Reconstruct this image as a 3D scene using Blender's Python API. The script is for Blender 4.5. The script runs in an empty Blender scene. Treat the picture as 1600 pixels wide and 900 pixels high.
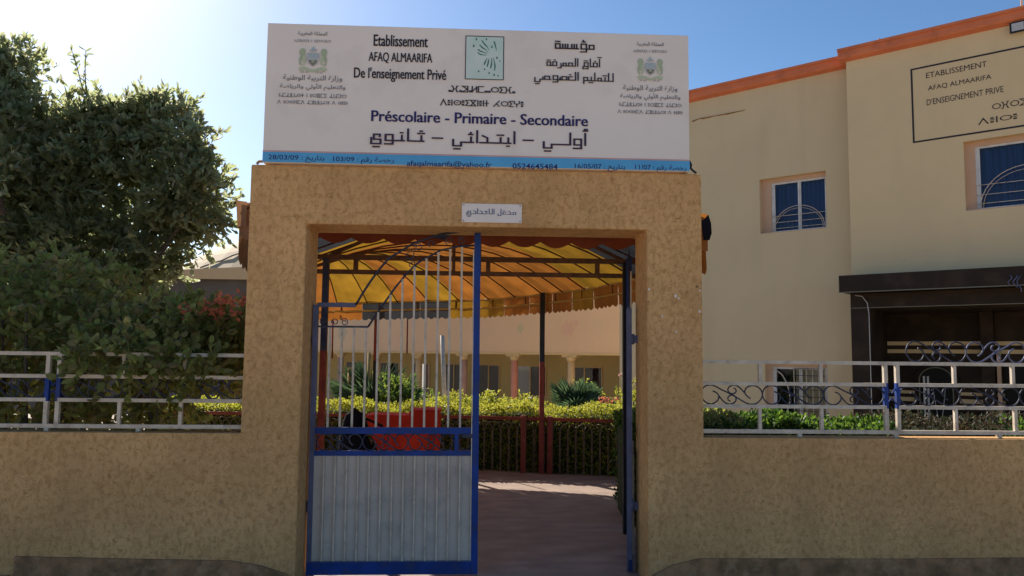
import bpy, math, random
import numpy as np
from mathutils import Vector, Matrix
R = math.radians
S = bpy.context.scene
COL = S.collection
rng = np.random.default_rng(7)
random.seed(7)

# ------------------------------------------------------------------ camera, sky, sun, exposure
F = 1200.0
YAW, PITCH, ROLL = R(2.61162), R(4.88585), R(0.61704)
cy, sy, cp, sp, cr, sr = math.cos(YAW), math.sin(YAW), math.cos(PITCH), math.sin(PITCH), math.cos(ROLL), math.sin(ROLL)
FW = Vector((sy * cp, cy * cp, sp)); RI0 = Vector((cy, -sy, 0)); UP0 = RI0.cross(FW)
RI = RI0 * cr + UP0 * sr; UP = -RI0 * sr + UP0 * cr
CAM = Vector((0, 0, 1.63))
cam = bpy.data.objects.new('camera', bpy.data.cameras.new('camera'))
cam.data.sensor_width = 36; cam.data.lens = 27.0; cam.data.clip_end = 3000; cam.data.clip_start = 0.05
M = Matrix((RI, UP, -FW)).transposed().to_4x4(); M.translation = CAM
cam.matrix_world = M; COL.objects.link(cam); S.camera = cam

SUN_AZ, SUN_EL = R(-32.0), R(33.0)          # azimuth from +Y, negative = left
W = bpy.data.worlds.new('World'); S.world = W; W.use_nodes = True
wn = W.node_tree; bg = wn.nodes['Background']
sky = wn.nodes.new('ShaderNodeTexSky'); sky.sky_type = 'NISHITA'; sky.sun_disc = False
sky.sun_elevation = SUN_EL; sky.sun_rotation = SUN_AZ
sky.air_density = 1.0; sky.dust_density = 0.8; sky.ozone_density = 3.0; sky.altitude = 450
hs = wn.nodes.new('ShaderNodeHueSaturation'); hs.inputs['Saturation'].default_value = 1.16
wn.links.new(sky.outputs[0], hs.inputs['Color']); wn.links.new(hs.outputs[0], bg.inputs[0]); bg.inputs[1].default_value = 0.085
sd = Vector((math.sin(SUN_AZ) * math.cos(SUN_EL), math.cos(SUN_AZ) * math.cos(SUN_EL), math.sin(SUN_EL)))
sl = bpy.data.lights.new('sun', 'SUN'); sl.energy = 5.0; sl.angle = R(0.53); sl.color = (1, 0.93, 0.82)
so = bpy.data.objects.new('sun', sl); so.rotation_euler = sd.to_track_quat('Z', 'Y').to_euler(); COL.objects.link(so)
S.view_settings.view_transform = 'Standard'; S.view_settings.look = 'None'
S.view_settings.exposure = 0.70; S.view_settings.gamma = 1.0
S.cycles.use_denoising = True
S.cycles.max_bounces = 12; S.cycles.transmission_bounces = 12; S.cycles.diffuse_bounces = 8; S.cycles.transparent_max_bounces = 16

def at(u, v, Y):
    d = FW + RI * ((u - 800) / F) - UP * ((v - 450) / F)
    return CAM + d * (Y / d.y)

# ------------------------------------------------------------------ materials
def mat(name, col, col2=None, rough=0.8, scale=4.0, bump=0.0, bscale=60.0, metal=0.0, dirt=None, dscale=1.2, detail=6, spec=0.3, vec=None, distort=0.0, streak=0.0):
    m = bpy.data.materials.new(name); m.use_nodes = True
    nt = m.node_tree; b = nt.nodes['Principled BSDF']
    b.inputs['Roughness'].default_value = rough; b.inputs['Metallic'].default_value = metal
    b.inputs['Specular IOR Level'].default_value = spec
    tc = nt.nodes.new('ShaderNodeTexCoord'); mp = nt.nodes.new('ShaderNodeMapping')
    nt.links.new(tc.outputs['Object'], mp.inputs['Vector'])
    if vec: mp.inputs['Scale'].default_value = vec
    col2 = col2 or tuple(c * 0.8 for c in col)
    n = nt.nodes.new('ShaderNodeTexNoise'); n.inputs['Scale'].default_value = scale; n.inputs['Detail'].default_value = detail
    n.inputs['Distortion'].default_value = distort
    nt.links.new(mp.outputs[0], n.inputs['Vector'])
    r = nt.nodes.new('ShaderNodeValToRGB'); r.color_ramp.elements[0].position = 0.35; r.color_ramp.elements[1].position = 0.65
    r.color_ramp.elements[0].color = (*col2, 1); r.color_ramp.elements[1].color = (*col, 1)
    nt.links.new(n.outputs['Fac'], r.inputs[0]); out = r.outputs[0]
    if dirt:
        n2 = nt.nodes.new('ShaderNodeTexNoise'); n2.inputs['Scale'].default_value = dscale; n2.inputs['Detail'].default_value = 8
        n2.inputs['Roughness'].default_value = 0.65
        nt.links.new(mp.outputs[0], n2.inputs['Vector'])
        r2 = nt.nodes.new('ShaderNodeValToRGB'); r2.color_ramp.elements[0].position = 0.5; r2.color_ramp.elements[1].position = 0.72
        r2.color_ramp.elements[0].color = (0, 0, 0, 1); r2.color_ramp.elements[1].color = (0.8, 0.8, 0.8, 1)
        nt.links.new(n2.outputs['Fac'], r2.inputs[0])
        mx = nt.nodes.new('ShaderNodeMix'); mx.data_type = 'RGBA'
        nt.links.new(r2.outputs[0], mx.inputs['Factor']); nt.links.new(out, mx.inputs['A']); mx.inputs['B'].default_value = (*dirt, 1)
        out = mx.outputs['Result']
    if streak:
        mp2 = nt.nodes.new('ShaderNodeMapping'); mp2.inputs['Scale'].default_value = (1.6, 1.6, .35); nt.links.new(tc.outputs['Object'], mp2.inputs['Vector'])
        n4 = nt.nodes.new('ShaderNodeTexNoise'); n4.inputs['Scale'].default_value = 1.0; n4.inputs['Detail'].default_value = 8; nt.links.new(mp2.outputs[0], n4.inputs['Vector'])
        r4 = nt.nodes.new('ShaderNodeMapRange'); r4.inputs['From Min'].default_value = 0.52; r4.inputs['From Max'].default_value = 0.85; r4.inputs['To Max'].default_value = streak; nt.links.new(n4.outputs['Fac'], r4.inputs['Value'])
        mx2 = nt.nodes.new('ShaderNodeMix'); mx2.data_type = 'RGBA'; nt.links.new(r4.outputs[0], mx2.inputs['Factor']); nt.links.new(out, mx2.inputs['A']); mx2.inputs['B'].default_value = (*[c * .6 for c in col], 1)
        out = mx2.outputs['Result']
    nt.links.new(out, b.inputs['Base Color'])
    if bump:
        n3 = nt.nodes.new('ShaderNodeTexNoise'); n3.inputs['Scale'].default_value = bscale; n3.inputs['Detail'].default_value = 4
        nt.links.new(mp.outputs[0], n3.inputs['Vector'])
        bp = nt.nodes.new('ShaderNodeBump'); bp.inputs['Strength'].default_value = bump; bp.inputs['Distance'].default_value = 0.01
        nt.links.new(n3.outputs['Fac'], bp.inputs['Height']); nt.links.new(bp.outputs[0], b.inputs['Normal'])
    return m

def stucco(name, base, dark):
    """trowelled render: worm-like scored grooves of darker paint, blotches and water stains"""
    m = bpy.data.materials.new(name); m.use_nodes = True
    nt = m.node_tree; N = nt.nodes.new; L = nt.links.new; b = nt.nodes['Principled BSDF']
    b.inputs['Roughness'].default_value = 0.9; b.inputs['Specular IOR Level'].default_value = 0.15
    tc = N('ShaderNodeTexCoord')
    n1 = N('ShaderNodeTexNoise'); n1.inputs['Scale'].default_value = 15; n1.inputs['Detail'].default_value = 5; n1.inputs['Distortion'].default_value = 2.0
    L(tc.outputs['Object'], n1.inputs['Vector'])
    a = N('ShaderNodeMath'); a.operation = 'SUBTRACT'; a.inputs[1].default_value = 0.5; L(n1.outputs['Fac'], a.inputs[0])
    ab = N('ShaderNodeMath'); ab.operation = 'ABSOLUTE'; L(a.outputs[0], ab.inputs[0])
    g = N('ShaderNodeMapRange'); g.inputs['From Min'].default_value = 0.0; g.inputs['From Max'].default_value = 0.045; g.inputs['To Min'].default_value = 1; g.inputs['To Max'].default_value = 0
    L(ab.outputs[0], g.inputs['Value'])
    n2 = N('ShaderNodeTexNoise'); n2.inputs['Scale'].default_value = 26; n2.inputs['Detail'].default_value = 5; L(tc.outputs['Object'], n2.inputs['Vector'])
    mk = N('ShaderNodeMapRange'); mk.inputs['From Min'].default_value = 0.40; mk.inputs['From Max'].default_value = 0.70
    L(n2.outputs['Fac'], mk.inputs['Value'])
    pit = N('ShaderNodeMath'); pit.operation = 'MULTIPLY'; L(g.outputs[0], pit.inputs[0]); L(mk.outputs[0], pit.inputs[1])
    n3 = N('ShaderNodeTexNoise'); n3.inputs['Scale'].default_value = 1.3; n3.inputs['Detail'].default_value = 8; n3.inputs['Roughness'].default_value = 0.6; L(tc.outputs['Object'], n3.inputs['Vector'])
    r3 = N('ShaderNodeValToRGB'); r3.color_ramp.elements[0].position = 0.3; r3.color_ramp.elements[1].position = 0.7
    r3.color_ramp.elements[0].color = (*[c * 0.78 for c in base], 1); r3.color_ramp.elements[1].color = (*[min(1, c * 1.1) for c in base], 1)
    L(n3.outputs['Fac'], r3.inputs[0])
    mp5 = N('ShaderNodeMapping'); mp5.inputs['Scale'].default_value = (1, 1, .65); L(tc.outputs['Object'], mp5.inputs['Vector'])
    n5 = N('ShaderNodeTexNoise'); n5.inputs['Scale'].default_value = 30; n5.inputs['Detail'].default_value = 7; n5.inputs['Distortion'].default_value = .5; L(mp5.outputs[0], n5.inputs['Vector'])
    r5 = N('ShaderNodeMapRange'); r5.inputs['From Min'].default_value = 0.46; r5.inputs['From Max'].default_value = 0.66; r5.inputs['To Max'].default_value = 0.55
    L(n5.outputs['Fac'], r5.inputs['Value'])
    m1 = N('ShaderNodeMix'); m1.data_type = 'RGBA'; L(r5.outputs[0], m1.inputs['Factor']); L(r3.outputs[0], m1.inputs['A']); m1.inputs['B'].default_value = (base[0] * .62, base[1] * .56, base[2] * .42, 1)
    m2 = N('ShaderNodeMix'); m2.data_type = 'RGBA'; sc = N('ShaderNodeMath'); sc.operation = 'MULTIPLY'; sc.inputs[1].default_value = 0.8
    L(pit.outputs[0], sc.inputs[0]); L(sc.outputs[0], m2.inputs['Factor']); L(m1.outputs['Result'], m2.inputs['A']); m2.inputs['B'].default_value = (*dark, 1)
    mp = N('ShaderNodeMapping'); mp.inputs['Scale'].default_value = (3, 3, .7); L(tc.outputs['Object'], mp.inputs['Vector'])
    n6 = N('ShaderNodeTexNoise'); n6.inputs['Scale'].default_value = 1.6; n6.inputs['Detail'].default_value = 7; L(mp.outputs[0], n6.inputs['Vector'])
    r6 = N('ShaderNodeMapRange'); r6.inputs['From Min'].default_value = 0.5; r6.inputs['From Max'].default_value = 0.75; r6.inputs['To Max'].default_value = 0.4; L(n6.outputs['Fac'], r6.inputs['Value'])
    m3 = N('ShaderNodeMix'); m3.data_type = 'RGBA'; L(r6.outputs[0], m3.inputs['Factor']); L(m2.outputs['Result'], m3.inputs['A']); m3.inputs['B'].default_value = (*[c * 0.62 for c in base], 1)
    L(m3.outputs['Result'], b.inputs['Base Color'])
    n4 = N('ShaderNodeTexNoise'); n4.inputs['Scale'].default_value = 90; n4.inputs['Detail'].default_value = 3; L(tc.outputs['Object'], n4.inputs['Vector'])
    h = N('ShaderNodeMath'); h.operation = 'MULTIPLY_ADD'; h.inputs[1].default_value = -1.2; L(pit.outputs[0], h.inputs[0]); L(n4.outputs['Fac'], h.inputs[2])
    bp = N('ShaderNodeBump'); bp.inputs['Strength'].default_value = 0.5; bp.inputs['Distance'].default_value = 0.006
    L(h.outputs[0], bp.inputs['Height']); L(bp.outputs[0], b.inputs['Normal'])
    return m

def translucent(name, col, tcol, fac=0.5, rough=0.6, island=None, nscale=None):
    m = bpy.data.materials.new(name); m.use_nodes = True
    nt = m.node_tree; N = nt.nodes.new; L = nt.links.new; b = nt.nodes['Principled BSDF']; out = nt.nodes['Material Output']
    b.inputs['Roughness'].default_value = rough; b.inputs['Specular IOR Level'].default_value = 0.25
    tr = N('ShaderNodeBsdfTranslucent'); mx = N('ShaderNodeMixShader'); mx.inputs[0].default_value = fac
    L(b.outputs[0], mx.inputs[1]); L(tr.outputs[0], mx.inputs[2]); L(mx.outputs[0], out.inputs['Surface'])
    if island:
        ge = N('ShaderNodeNewGeometry'); src = ge.outputs['Random Per Island']
        for sock, cs in ((b.inputs['Base Color'], island[0]), (tr.inputs['Color'], island[1])):
            r = N('ShaderNodeValToRGB'); r.color_ramp.elements[0].color = (*cs[0], 1); r.color_ramp.elements[-1].color = (*cs[-1], 1)
            for i in range(1, len(cs) - 1):
                e = r.color_ramp.elements.new(i / (len(cs) - 1)); e.color = (*cs[i], 1)
            L(src, r.inputs[0]); L(r.outputs[0], sock)
    elif nscale:
        tc = N('ShaderNodeTexCoord'); n = N('ShaderNodeTexNoise'); n.inputs['Scale'].default_value = nscale; n.inputs['Detail'].default_value = 6; L(tc.outputs['Object'], n.inputs['Vector'])
        for sock, c in ((b.inputs['Base Color'], col), (tr.inputs['Color'], tcol)):
            r = N('ShaderNodeValToRGB'); r.color_ramp.elements[0].position = 0.3; r.color_ramp.elements[1].position = 0.7
            r.color_ramp.elements[0].color = (*[x * 0.6 for x in c], 1); r.color_ramp.elements[1].color = (*c, 1)
            L(n.outputs['Fac'], r.inputs[0]); L(r.outputs[0], sock)
    else:
        b.inputs['Base Color'].default_value = (*col, 1); tr.inputs['Color'].default_value = (*tcol, 1)
    return m

def glass(name, tint=(0.02, 0.03, 0.05)):
    m = bpy.data.materials.new(name); m.use_nodes = True
    nt = m.node_tree; b = nt.nodes['Principled BSDF']
    g = nt.nodes.new('ShaderNodeBsdfGlossy'); g.inputs['Roughness'].default_value = 0.03; g.inputs['Color'].default_value = (0.8, 0.85, 0.9, 1)
    t = nt.nodes.new('ShaderNodeBsdfTransparent'); t.inputs['Color'].default_value = (0.75, 0.8, 0.85, 1)
    fr = nt.nodes.new('ShaderNodeFresnel'); fr.inputs['IOR'].default_value = 1.45
    mx = nt.nodes.new('ShaderNodeMixShader'); nt.links.new(fr.outputs[0], mx.inputs[0]); nt.links.new(t.outputs[0], mx.inputs[1]); nt.links.new(g.outputs[0], mx.inputs[2])
    nt.links.new(mx.outputs[0], nt.nodes['Material Output'].inputs['Surface'])
    return m

MT = {}
MT['stucco'] = stucco('ochre_stucco', (0.67, 0.395, 0.175), (0.30, 0.15, 0.05))
MT['cement'] = mat('rough_cement', (0.38, 0.205, 0.10), (0.20, 0.11, 0.055), 0.95, 9, 1.0, 35, dirt=(0.46, 0.28, 0.16), dscale=11)
MT['paving'] = mat('trowelled_cement_floor', (0.40, 0.29, 0.225), (0.28, 0.205, 0.165), 0.7, 3, 0.4, 25, vec=(0.9, 1.7, 1), dirt=(0.46, 0.35, 0.28), dscale=2.5)
MT['ground'] = mat('dusty_ground', (0.50, 0.41, 0.31), (0.42, 0.34, 0.25), 0.95, 1.5, 0.3, 20)
MT['street'] = mat('sandy_concrete', (0.62, 0.44, 0.27), (0.54, 0.38, 0.23), 0.95, 1.5, 0.3, 20)
MT['white_paint'] = mat('white_gloss_paint', (0.66, 0.56, 0.45), (0.54, 0.45, 0.35), 0.5, 9, 0.15, 80, dirt=(0.32, 0.25, 0.19), dscale=16)
MT['sheet'] = mat('white_sheet_steel', (0.58, 0.49, 0.42), (0.48, 0.41, 0.35), 0.45, 2.2, 0.1, 30, dirt=(0.30, 0.28, 0.27), dscale=5)
MT['blue_paint'] = mat('blue_gloss_paint', (0.006, 0.046, 0.26), (0.006, 0.034, 0.17), 0.55, 7, 0.1, 60, dirt=(0.04, 0.045, 0.10), dscale=11, spec=0.3)
MT['navy_paint'] = mat('navy_worn_paint', (0.018, 0.024, 0.07), (0.012, 0.015, 0.035), 0.55, 9, dirt=(0.10, 0.085, 0.09), dscale=14, spec=0.5)
MT['steelblue'] = mat('faded_blue_paint', (0.12, 0.13, 0.22), (0.08, 0.085, 0.14), 0.45, 7)
MT['dark_steel'] = mat('brown_steel', (0.14, 0.062, 0.028), (0.08, 0.038, 0.02), 0.6, 12)
MT['black_steel'] = mat('black_steel', (0.02, 0.02, 0.028), (0.012, 0.012, 0.016), 0.5, 12)
MT['red_steel'] = mat('red_oxide_steel', (0.30, 0.055, 0.03), (0.19, 0.035, 0.02), 0.6, 12)
MT['sign_white'] = mat('white_sign_film', (0.80, 0.725, 0.67), (0.75, 0.68, 0.63), 0.45, 1.2, 0.25, 1.6, dirt=(0.68, 0.61, 0.555), dscale=2.5)
MT['sign_blue'] = mat('blue_sign_film', (0.10, 0.40, 0.70), (0.08, 0.34, 0.62), 0.45, 3)
MT['sign_pink'] = mat('pink_sign_film', (0.62, 0.36, 0.32), None, 0.45, 3)
MT['ink'] = mat('black_ink', (0.025, 0.022, 0.035), (0.018, 0.015, 0.022), 0.5, 5)
MT['navy_ink'] = mat('navy_ink', (0.028, 0.022, 0.13), (0.02, 0.015, 0.10), 0.5, 5)
MT['aub_ink'] = mat('aubergine_ink', (0.045, 0.022, 0.06), (0.035, 0.018, 0.045), 0.5, 5)
MT['grey_ink'] = mat('grey_ink', (0.17, 0.17, 0.18), None, 0.5, 5)
MT['blue_ink'] = mat('blue_grey_ink', (0.13, 0.17, 0.30), None, 0.5, 5)
MT['logo_bg'] = mat('pale_green_film', (0.50, 0.66, 0.60), (0.62, 0.70, 0.67), 0.45, 6)
MT['logo_green'] = mat('deep_green_film', (0.03, 0.13, 0.10), (0.06, 0.24, 0.20), 0.45, 30)
MT['crest_green'] = mat('crest_green', (0.42, 0.47, 0.34), (0.34, 0.42, 0.26), 0.5, 60)
MT['crest_pale'] = mat('crest_pale_green', (0.50, 0.56, 0.40), (0.44, 0.50, 0.33), 0.5, 60)
MT['crest_blue'] = mat('crest_blue', (0.34, 0.42, 0.45), (0.42, 0.49, 0.51), 0.5, 60)
MT['crest_grey'] = mat('crest_grey', (0.40, 0.41, 0.42), (0.50, 0.50, 0.50), 0.5, 60)
MT['crest_brown'] = mat('crest_brown', (0.20, 0.19, 0.14), None, 0.5, 60)
MT['wall_cream'] = mat('cream_render', (0.72, 0.545, 0.315), (0.68, 0.515, 0.295), 0.9, 0.7, 0.25, 40, dirt=(0.64, 0.49, 0.30), dscale=0.9, streak=.35)
MT['wall_grey'] = mat('faded_cream_render', (0.66, 0.51, 0.31), (0.62, 0.48, 0.29), 0.9, 0.7, 0.25, 40, dirt=(0.61, 0.475, 0.30), dscale=0.8, streak=.35)
MT['wall_far'] = mat('peach_render', (0.68, 0.48, 0.31), (0.64, 0.45, 0.29), 0.9, 0.6, 0.1, 20, dirt=(0.60, 0.46, 0.32), dscale=0.5)
MT['wall_olive'] = mat('ochre_render', (0.58, 0.44, 0.20), (0.53, 0.40, 0.18), 0.9, 0.6)
MT['reveal'] = mat('pink_reveal_paint', (0.62, 0.40, 0.27), (0.55, 0.36, 0.24), 0.9, 2)
MT['coping'] = mat('orange_red_coping', (0.66, 0.20, 0.09), (0.58, 0.17, 0.08), 0.8, 3, 0.1, 30, dirt=(0.40, 0.13, 0.07), dscale=4, streak=.6)
MT['pink_col'] = mat('pink_column_paint', (0.62, 0.27, 0.19), (0.56, 0.24, 0.17), 0.8, 3)
MT['cream_col'] = mat('cream_column_paint', (0.62, 0.46, 0.25), (0.57, 0.42, 0.23), 0.8, 3)
MT['mauve_col'] = mat('mauve_column_paint', (0.48, 0.31, 0.26), None, 0.8, 3)
MT['marble'] = mat('brown_polished_stone', (0.036, 0.022, 0.014), (0.022, 0.014, 0.009), 0.6, 3, 0.05, 20, dirt=(0.055, 0.034, 0.022), dscale=3, spec=0.2)
MT['alu'] = mat('white_aluminium', (0.70, 0.69, 0.68), None, 0.4, 8)
MT['curtain'] = mat('blue_curtain', (0.05, 0.10, 0.27), (0.035, 0.065, 0.18), 0.8, 3, vec=(14, 14, 0.6))
MT['dark_room'] = mat('dark_interior', (0.02, 0.018, 0.016), None, 0.9, 3)  # near-black colour standing in for the shade inside rooms and doorways
MT['brown_curtain'] = mat('brown_curtain', (0.09, 0.055, 0.045), (0.05, 0.03, 0.026), 0.9, 3, vec=(14, 14, 0.6))
MT['glass'] = glass('window_glass')
MT['bark'] = mat('bark', (0.13, 0.09, 0.06), (0.08, 0.055, 0.035), 0.95, 12, 0.6, 30, vec=(1, 1, 0.3))
MT['soil'] = mat('garden_soil', (0.10, 0.07, 0.045), (0.07, 0.05, 0.03), 1, 12, 0.5, 30)
MT['red_cloth'] = translucent('red_tarpaulin_cloth', (0.80, 0.06, 0.03), (0.85, 0.06, 0.02), 0.5, nscale=2.5)
MT['black_cloth'] = mat('black_vinyl', (0.010, 0.010, 0.014), (0.006, 0.006, 0.009), 0.95, 3, spec=0.08)
MT['orange_fab'] = translucent('orange_canvas', (0.56, 0.21, 0.05), (0.40, 0.145, 0.025), 0.45, nscale=3.5)
MT['yellow_fab'] = translucent('yellow_canvas', (0.55, 0.30, 0.04), (0.38, 0.20, 0.02), 0.45, nscale=3.5)
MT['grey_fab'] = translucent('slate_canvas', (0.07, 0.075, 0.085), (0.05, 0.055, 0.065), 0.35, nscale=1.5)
MT['red_fab'] = translucent('brick_red_canvas', (0.28, 0.065, 0.03), (0.30, 0.07, 0.02), 0.4, nscale=3)
MT['brown_fab'] = translucent('faded_brown_canvas', (0.34, 0.20, 0.12), (0.34, 0.17, 0.08), 0.35, nscale=3)
MT['rust_fab'] = translucent('rust_orange_canvas', (0.46, 0.17, 0.035), (0.44, 0.15, 0.02), 0.4, nscale=3)
MT['hoop_steel'] = mat('worn_hoop_steel', (0.22, 0.15, 0.10), (0.14, 0.09, 0.06), 0.6, 12)
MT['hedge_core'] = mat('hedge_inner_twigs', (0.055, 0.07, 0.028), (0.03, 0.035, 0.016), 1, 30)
MT['tent'] = mat('beige_tent_canvas', (0.58, 0.40, 0.22), (0.54, 0.37, 0.20), 0.8, 0.6)
MT['dark_wall'] = mat('dark_weathered_wall', (0.15, 0.12, 0.10), (0.11, 0.09, 0.075), 0.9, 1)
MT['cane'] = mat('yellow_cane', (0.50, 0.33, 0.10), None, 0.7, 5)
MT['leaf_tree'] = translucent('ficus_leaves', None, None, 0.58, 0.4, island=([(0.10, 0.12, 0.07), (0.12, 0.14, 0.075), (0.13, 0.15, 0.08), (0.14, 0.13, 0.09)], [(0.42, 0.47, 0.22), (0.50, 0.55, 0.27), (0.58, 0.60, 0.32), (0.58, 0.54, 0.34)]))
MT['leaf_bush'] = translucent('creeper_leaves', None, None, 0.5, 0.45, island=([(0.12, 0.13, 0.05), (0.13, 0.15, 0.05), (0.15, 0.15, 0.06), (0.16, 0.12, 0.06)], [(0.36, 0.42, 0.10), (0.44, 0.50, 0.12), (0.50, 0.52, 0.15), (0.44, 0.36, 0.16)]))
MT['leaf_hedge'] = translucent('golden_hedge_leaves', None, None, 0.5, 0.45, island=([(0.12, 0.16, 0.04), (0.22, 0.23, 0.045), (0.34, 0.33, 0.06), (0.14, 0.19, 0.045)], [(0.30, 0.32, 0.03), (0.5, 0.48, 0.05), (0.62, 0.58, 0.08), (0.3, 0.36, 0.04)]))
MT['leaf_shrub'] = translucent('shrub_leaves', None, None, 0.45, 0.45, island=([(0.04, 0.075, 0.02), (0.07, 0.12, 0.03), (0.13, 0.17, 0.04)], [(0.14, 0.25, 0.03), (0.24, 0.36, 0.05), (0.4, 0.45, 0.08)]))
MT['leaf_low'] = translucent('low_hedge_leaves', None, None, 0.35, 0.45, island=([(0.03, 0.06, 0.015), (0.05, 0.09, 0.02), (0.08, 0.13, 0.03)], [(0.06, 0.14, 0.02), (0.12, 0.24, 0.03), (0.3, 0.45, 0.05)]))
MT['leaf_dry'] = translucent('reddish_shrub_leaves', None, None, 0.3, 0.6, island=([(0.035, 0.05, 0.025), (0.05, 0.05, 0.028), (0.10, 0.055, 0.035)], [(0.06, 0.08, 0.03), (0.09, 0.08, 0.035), (0.15, 0.08, 0.045)]))
MT['leaf_palm'] = translucent('palm_leaves', None, None, 0.3, 0.5, island=([(0.06, 0.10, 0.06), (0.09, 0.14, 0.085), (0.13, 0.18, 0.11)], [(0.1, 0.18, 0.07), (0.16, 0.25, 0.1), (0.2, 0.3, 0.12)]))
MT['petal_red'] = translucent('coral_petals', None, None, 0.5, 0.6, island=([(0.55, 0.15, 0.08), (0.62, 0.22, 0.12), (0.5, 0.16, 0.13)], [(0.55, 0.14, 0.07), (0.6, 0.2, 0.1), (0.5, 0.14, 0.1)]))
MT['petal_rose'] = translucent('pale_rose_petals', (0.7, 0.5, 0.4), (0.7, 0.45, 0.35), 0.4)
for nm, c in (('faint_pink', (0.62, 0.39, 0.28)), ('faint_green', (0.50, 0.44, 0.28)), ('faint_teal', (0.50, 0.43, 0.30))):
    MT[nm] = mat(nm + '_mural_paint', c, tuple(x * 1.05 for x in c), 0.9, 9)

# ------------------------------------------------------------------ mesh helpers
class MB:
    def __init__(s): s.v = []; s.f = []; s.sm = []
    def quad(s, *p, smooth=False):
        b = len(s.v); s.v += [tuple(x) for x in p]; s.f.append(tuple(range(b, b + len(p)))); s.sm.append(smooth); return s
    def box(s, x0, x1, y0, y1, z0, z1, ch=0.0):
        b = len(s.v)
        if ch <= 0:
            s.v += [(x, y, z) for z in (z0, z1) for y in (y0, y1) for x in (x0, x1)]
            for f in ((0, 2, 3, 1), (4, 5, 7, 6), (0, 1, 5, 4), (2, 6, 7, 3), (0, 4, 6, 2), (1, 3, 7, 5)):
                s.f.append(tuple(b + i for i in f)); s.sm.append(False)
        else:
            import bmesh
            bm = bmesh.new(); bmesh.ops.create_cube(bm, size=1)
            for v in bm.verts:
                v.co = Vector((x0 + (v.co.x + .5) * (x1 - x0), y0 + (v.co.y + .5) * (y1 - y0), z0 + (v.co.z + .5) * (z1 - z0)))
            bmesh.ops.bevel(bm, geom=bm.edges[:], offset=ch, segments=2, profile=0.5, affect='EDGES')
            bm.verts.index_update()
            s.v += [tuple(v.co) for v in bm.verts]
            for f in bm.faces: s.f.append(tuple(b + v.index for v in f.verts)); s.sm.append(False)
            bm.free()
        return s
    def prism(s, pts, y0, y1):
        """outline in x,z extruded along y"""
        b = len(s.v); n = len(pts)
        s.v += [(x, y0, z) for x, z in pts] + [(x, y1, z) for x, z in pts]
        s.f.append(tuple(range(b, b + n))); s.f.append(tuple(range(b + 2 * n - 1, b + n - 1, -1))); s.sm += [False, False]
        for i in range(n):
            j = (i + 1) % n; s.f.append((b + i, b + n + i, b + n + j, b + j)); s.sm.append(False)
        return s
    def tube(s, pts, r, n=6, closed=False, r2=None, caps=True):
        P = [Vector(p) for p in pts]; k = len(P); b = len(s.v); pn = None
        for i in range(k):
            if closed: t = P[(i + 1) % k] - P[i - 1]
            else: t = P[min(i + 1, k - 1)] - P[max(i - 1, 0)]
            if t.length < 1e-9: t = Vector((0, 0, 1))
            t.normalize()
            if pn is None:
                a = Vector((0, 1, 0)) if abs(t.y) < 0.9 else Vector((1, 0, 0)); pn = t.cross(a).normalized()
            else:
                pn = (pn - t * pn.dot(t)); pn = pn.normalized() if pn.length > 1e-6 else t.orthogonal().normalized()
            bn = t.cross(pn); rr = r if r2 is None else r + (r2 - r) * i / max(1, k - 1)
            if hasattr(r, '__len__'): rr = r[i]
            for j in range(n):
                a = 2 * math.pi * (j + .5) / n; s.v.append(tuple(P[i] + pn * math.cos(a) * rr + bn * math.sin(a) * rr))
        for i in range(k if closed else k - 1):
            for j in range(n):
                a, c = b + i * n, b + ((i + 1) % k) * n
                s.f.append((a + j, a + (j + 1) % n, c + (j + 1) % n, c + j)); s.sm.append(n > 4)
        if caps and not closed:
            s.f.append(tuple(b + j for j in reversed(range(n)))); s.f.append(tuple(b + (k - 1) * n + j for j in range(n))); s.sm += [False, False]
        return s
    def bar(s, p, q, w=0.02, d=None):
        """square bar from p to q"""
        p, q = Vector(p), Vector(q); t = (q - p).normalized(); d = d or w
        a = Vector((0, 1, 0)) if abs(t.y) < 0.9 else Vector((1, 0, 0)); u = t.cross(a).normalized(); v = t.cross(u)
        b = len(s.v)
        for c in (p, q):
            for i, j in ((-1, -1), (1, -1), (1, 1), (-1, 1)): s.v.append(tuple(c + u * i * w / 2 + v * j * d / 2))
        for f in ((0, 1, 2, 3), (7, 6, 5, 4), (0, 4, 5, 1), (1, 5, 6, 2), (2, 6, 7, 3), (3, 7, 4, 0)): s.f.append(tuple(b + i for i in f)); s.sm.append(False)
        return s
    def build(s, name, m, parent=None, label=None, cat=None, group=None, kind=None, loc=None):
        me = bpy.data.meshes.new(name); me.from_pydata(s.v, [], s.f)
        me.polygons.foreach_set('use_smooth', s.sm); me.update()
        me.materials.append(MT[m] if isinstance(m, str) else m)
        import bmesh
        bm = bmesh.new(); bm.from_mesh(me); bmesh.ops.recalc_face_normals(bm, faces=bm.faces[:]); bm.to_mesh(me); bm.free()
        return link(name, me, parent, label, cat, group, kind, loc)

def link(name, me, parent=None, label=None, cat=None, group=None, kind=None, loc=None):
    o = bpy.data.objects.new(name, me); COL.objects.link(o)
    if parent: o.parent = parent
    if loc: o.location = loc
    if label: o['label'] = label
    if cat: o['category'] = cat
    if group: o['group'] = group
    if kind: o['kind'] = kind
    return o
def thing(name, label, cat, loc=(0, 0, 0), rz=0, group=None):
    o = bpy.data.objects.new(name, None); COL.objects.link(o); o.location = loc; o.rotation_euler = (0, 0, rz)
    o['label'] = label; o['category'] = cat
    if group: o['group'] = group
    return o
def copy_thing(o, loc, rz, label, scale=1.0):
    def cp_(x, par):
        c = x.copy(); COL.objects.link(c); c.parent = par
        for ch in x.children: cp_(ch, c)
        return c
    c = cp_(o, None); c.location = loc; c.rotation_euler = (0, 0, rz); c.scale = (scale,) * 3; c['label'] = label
    return c

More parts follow.
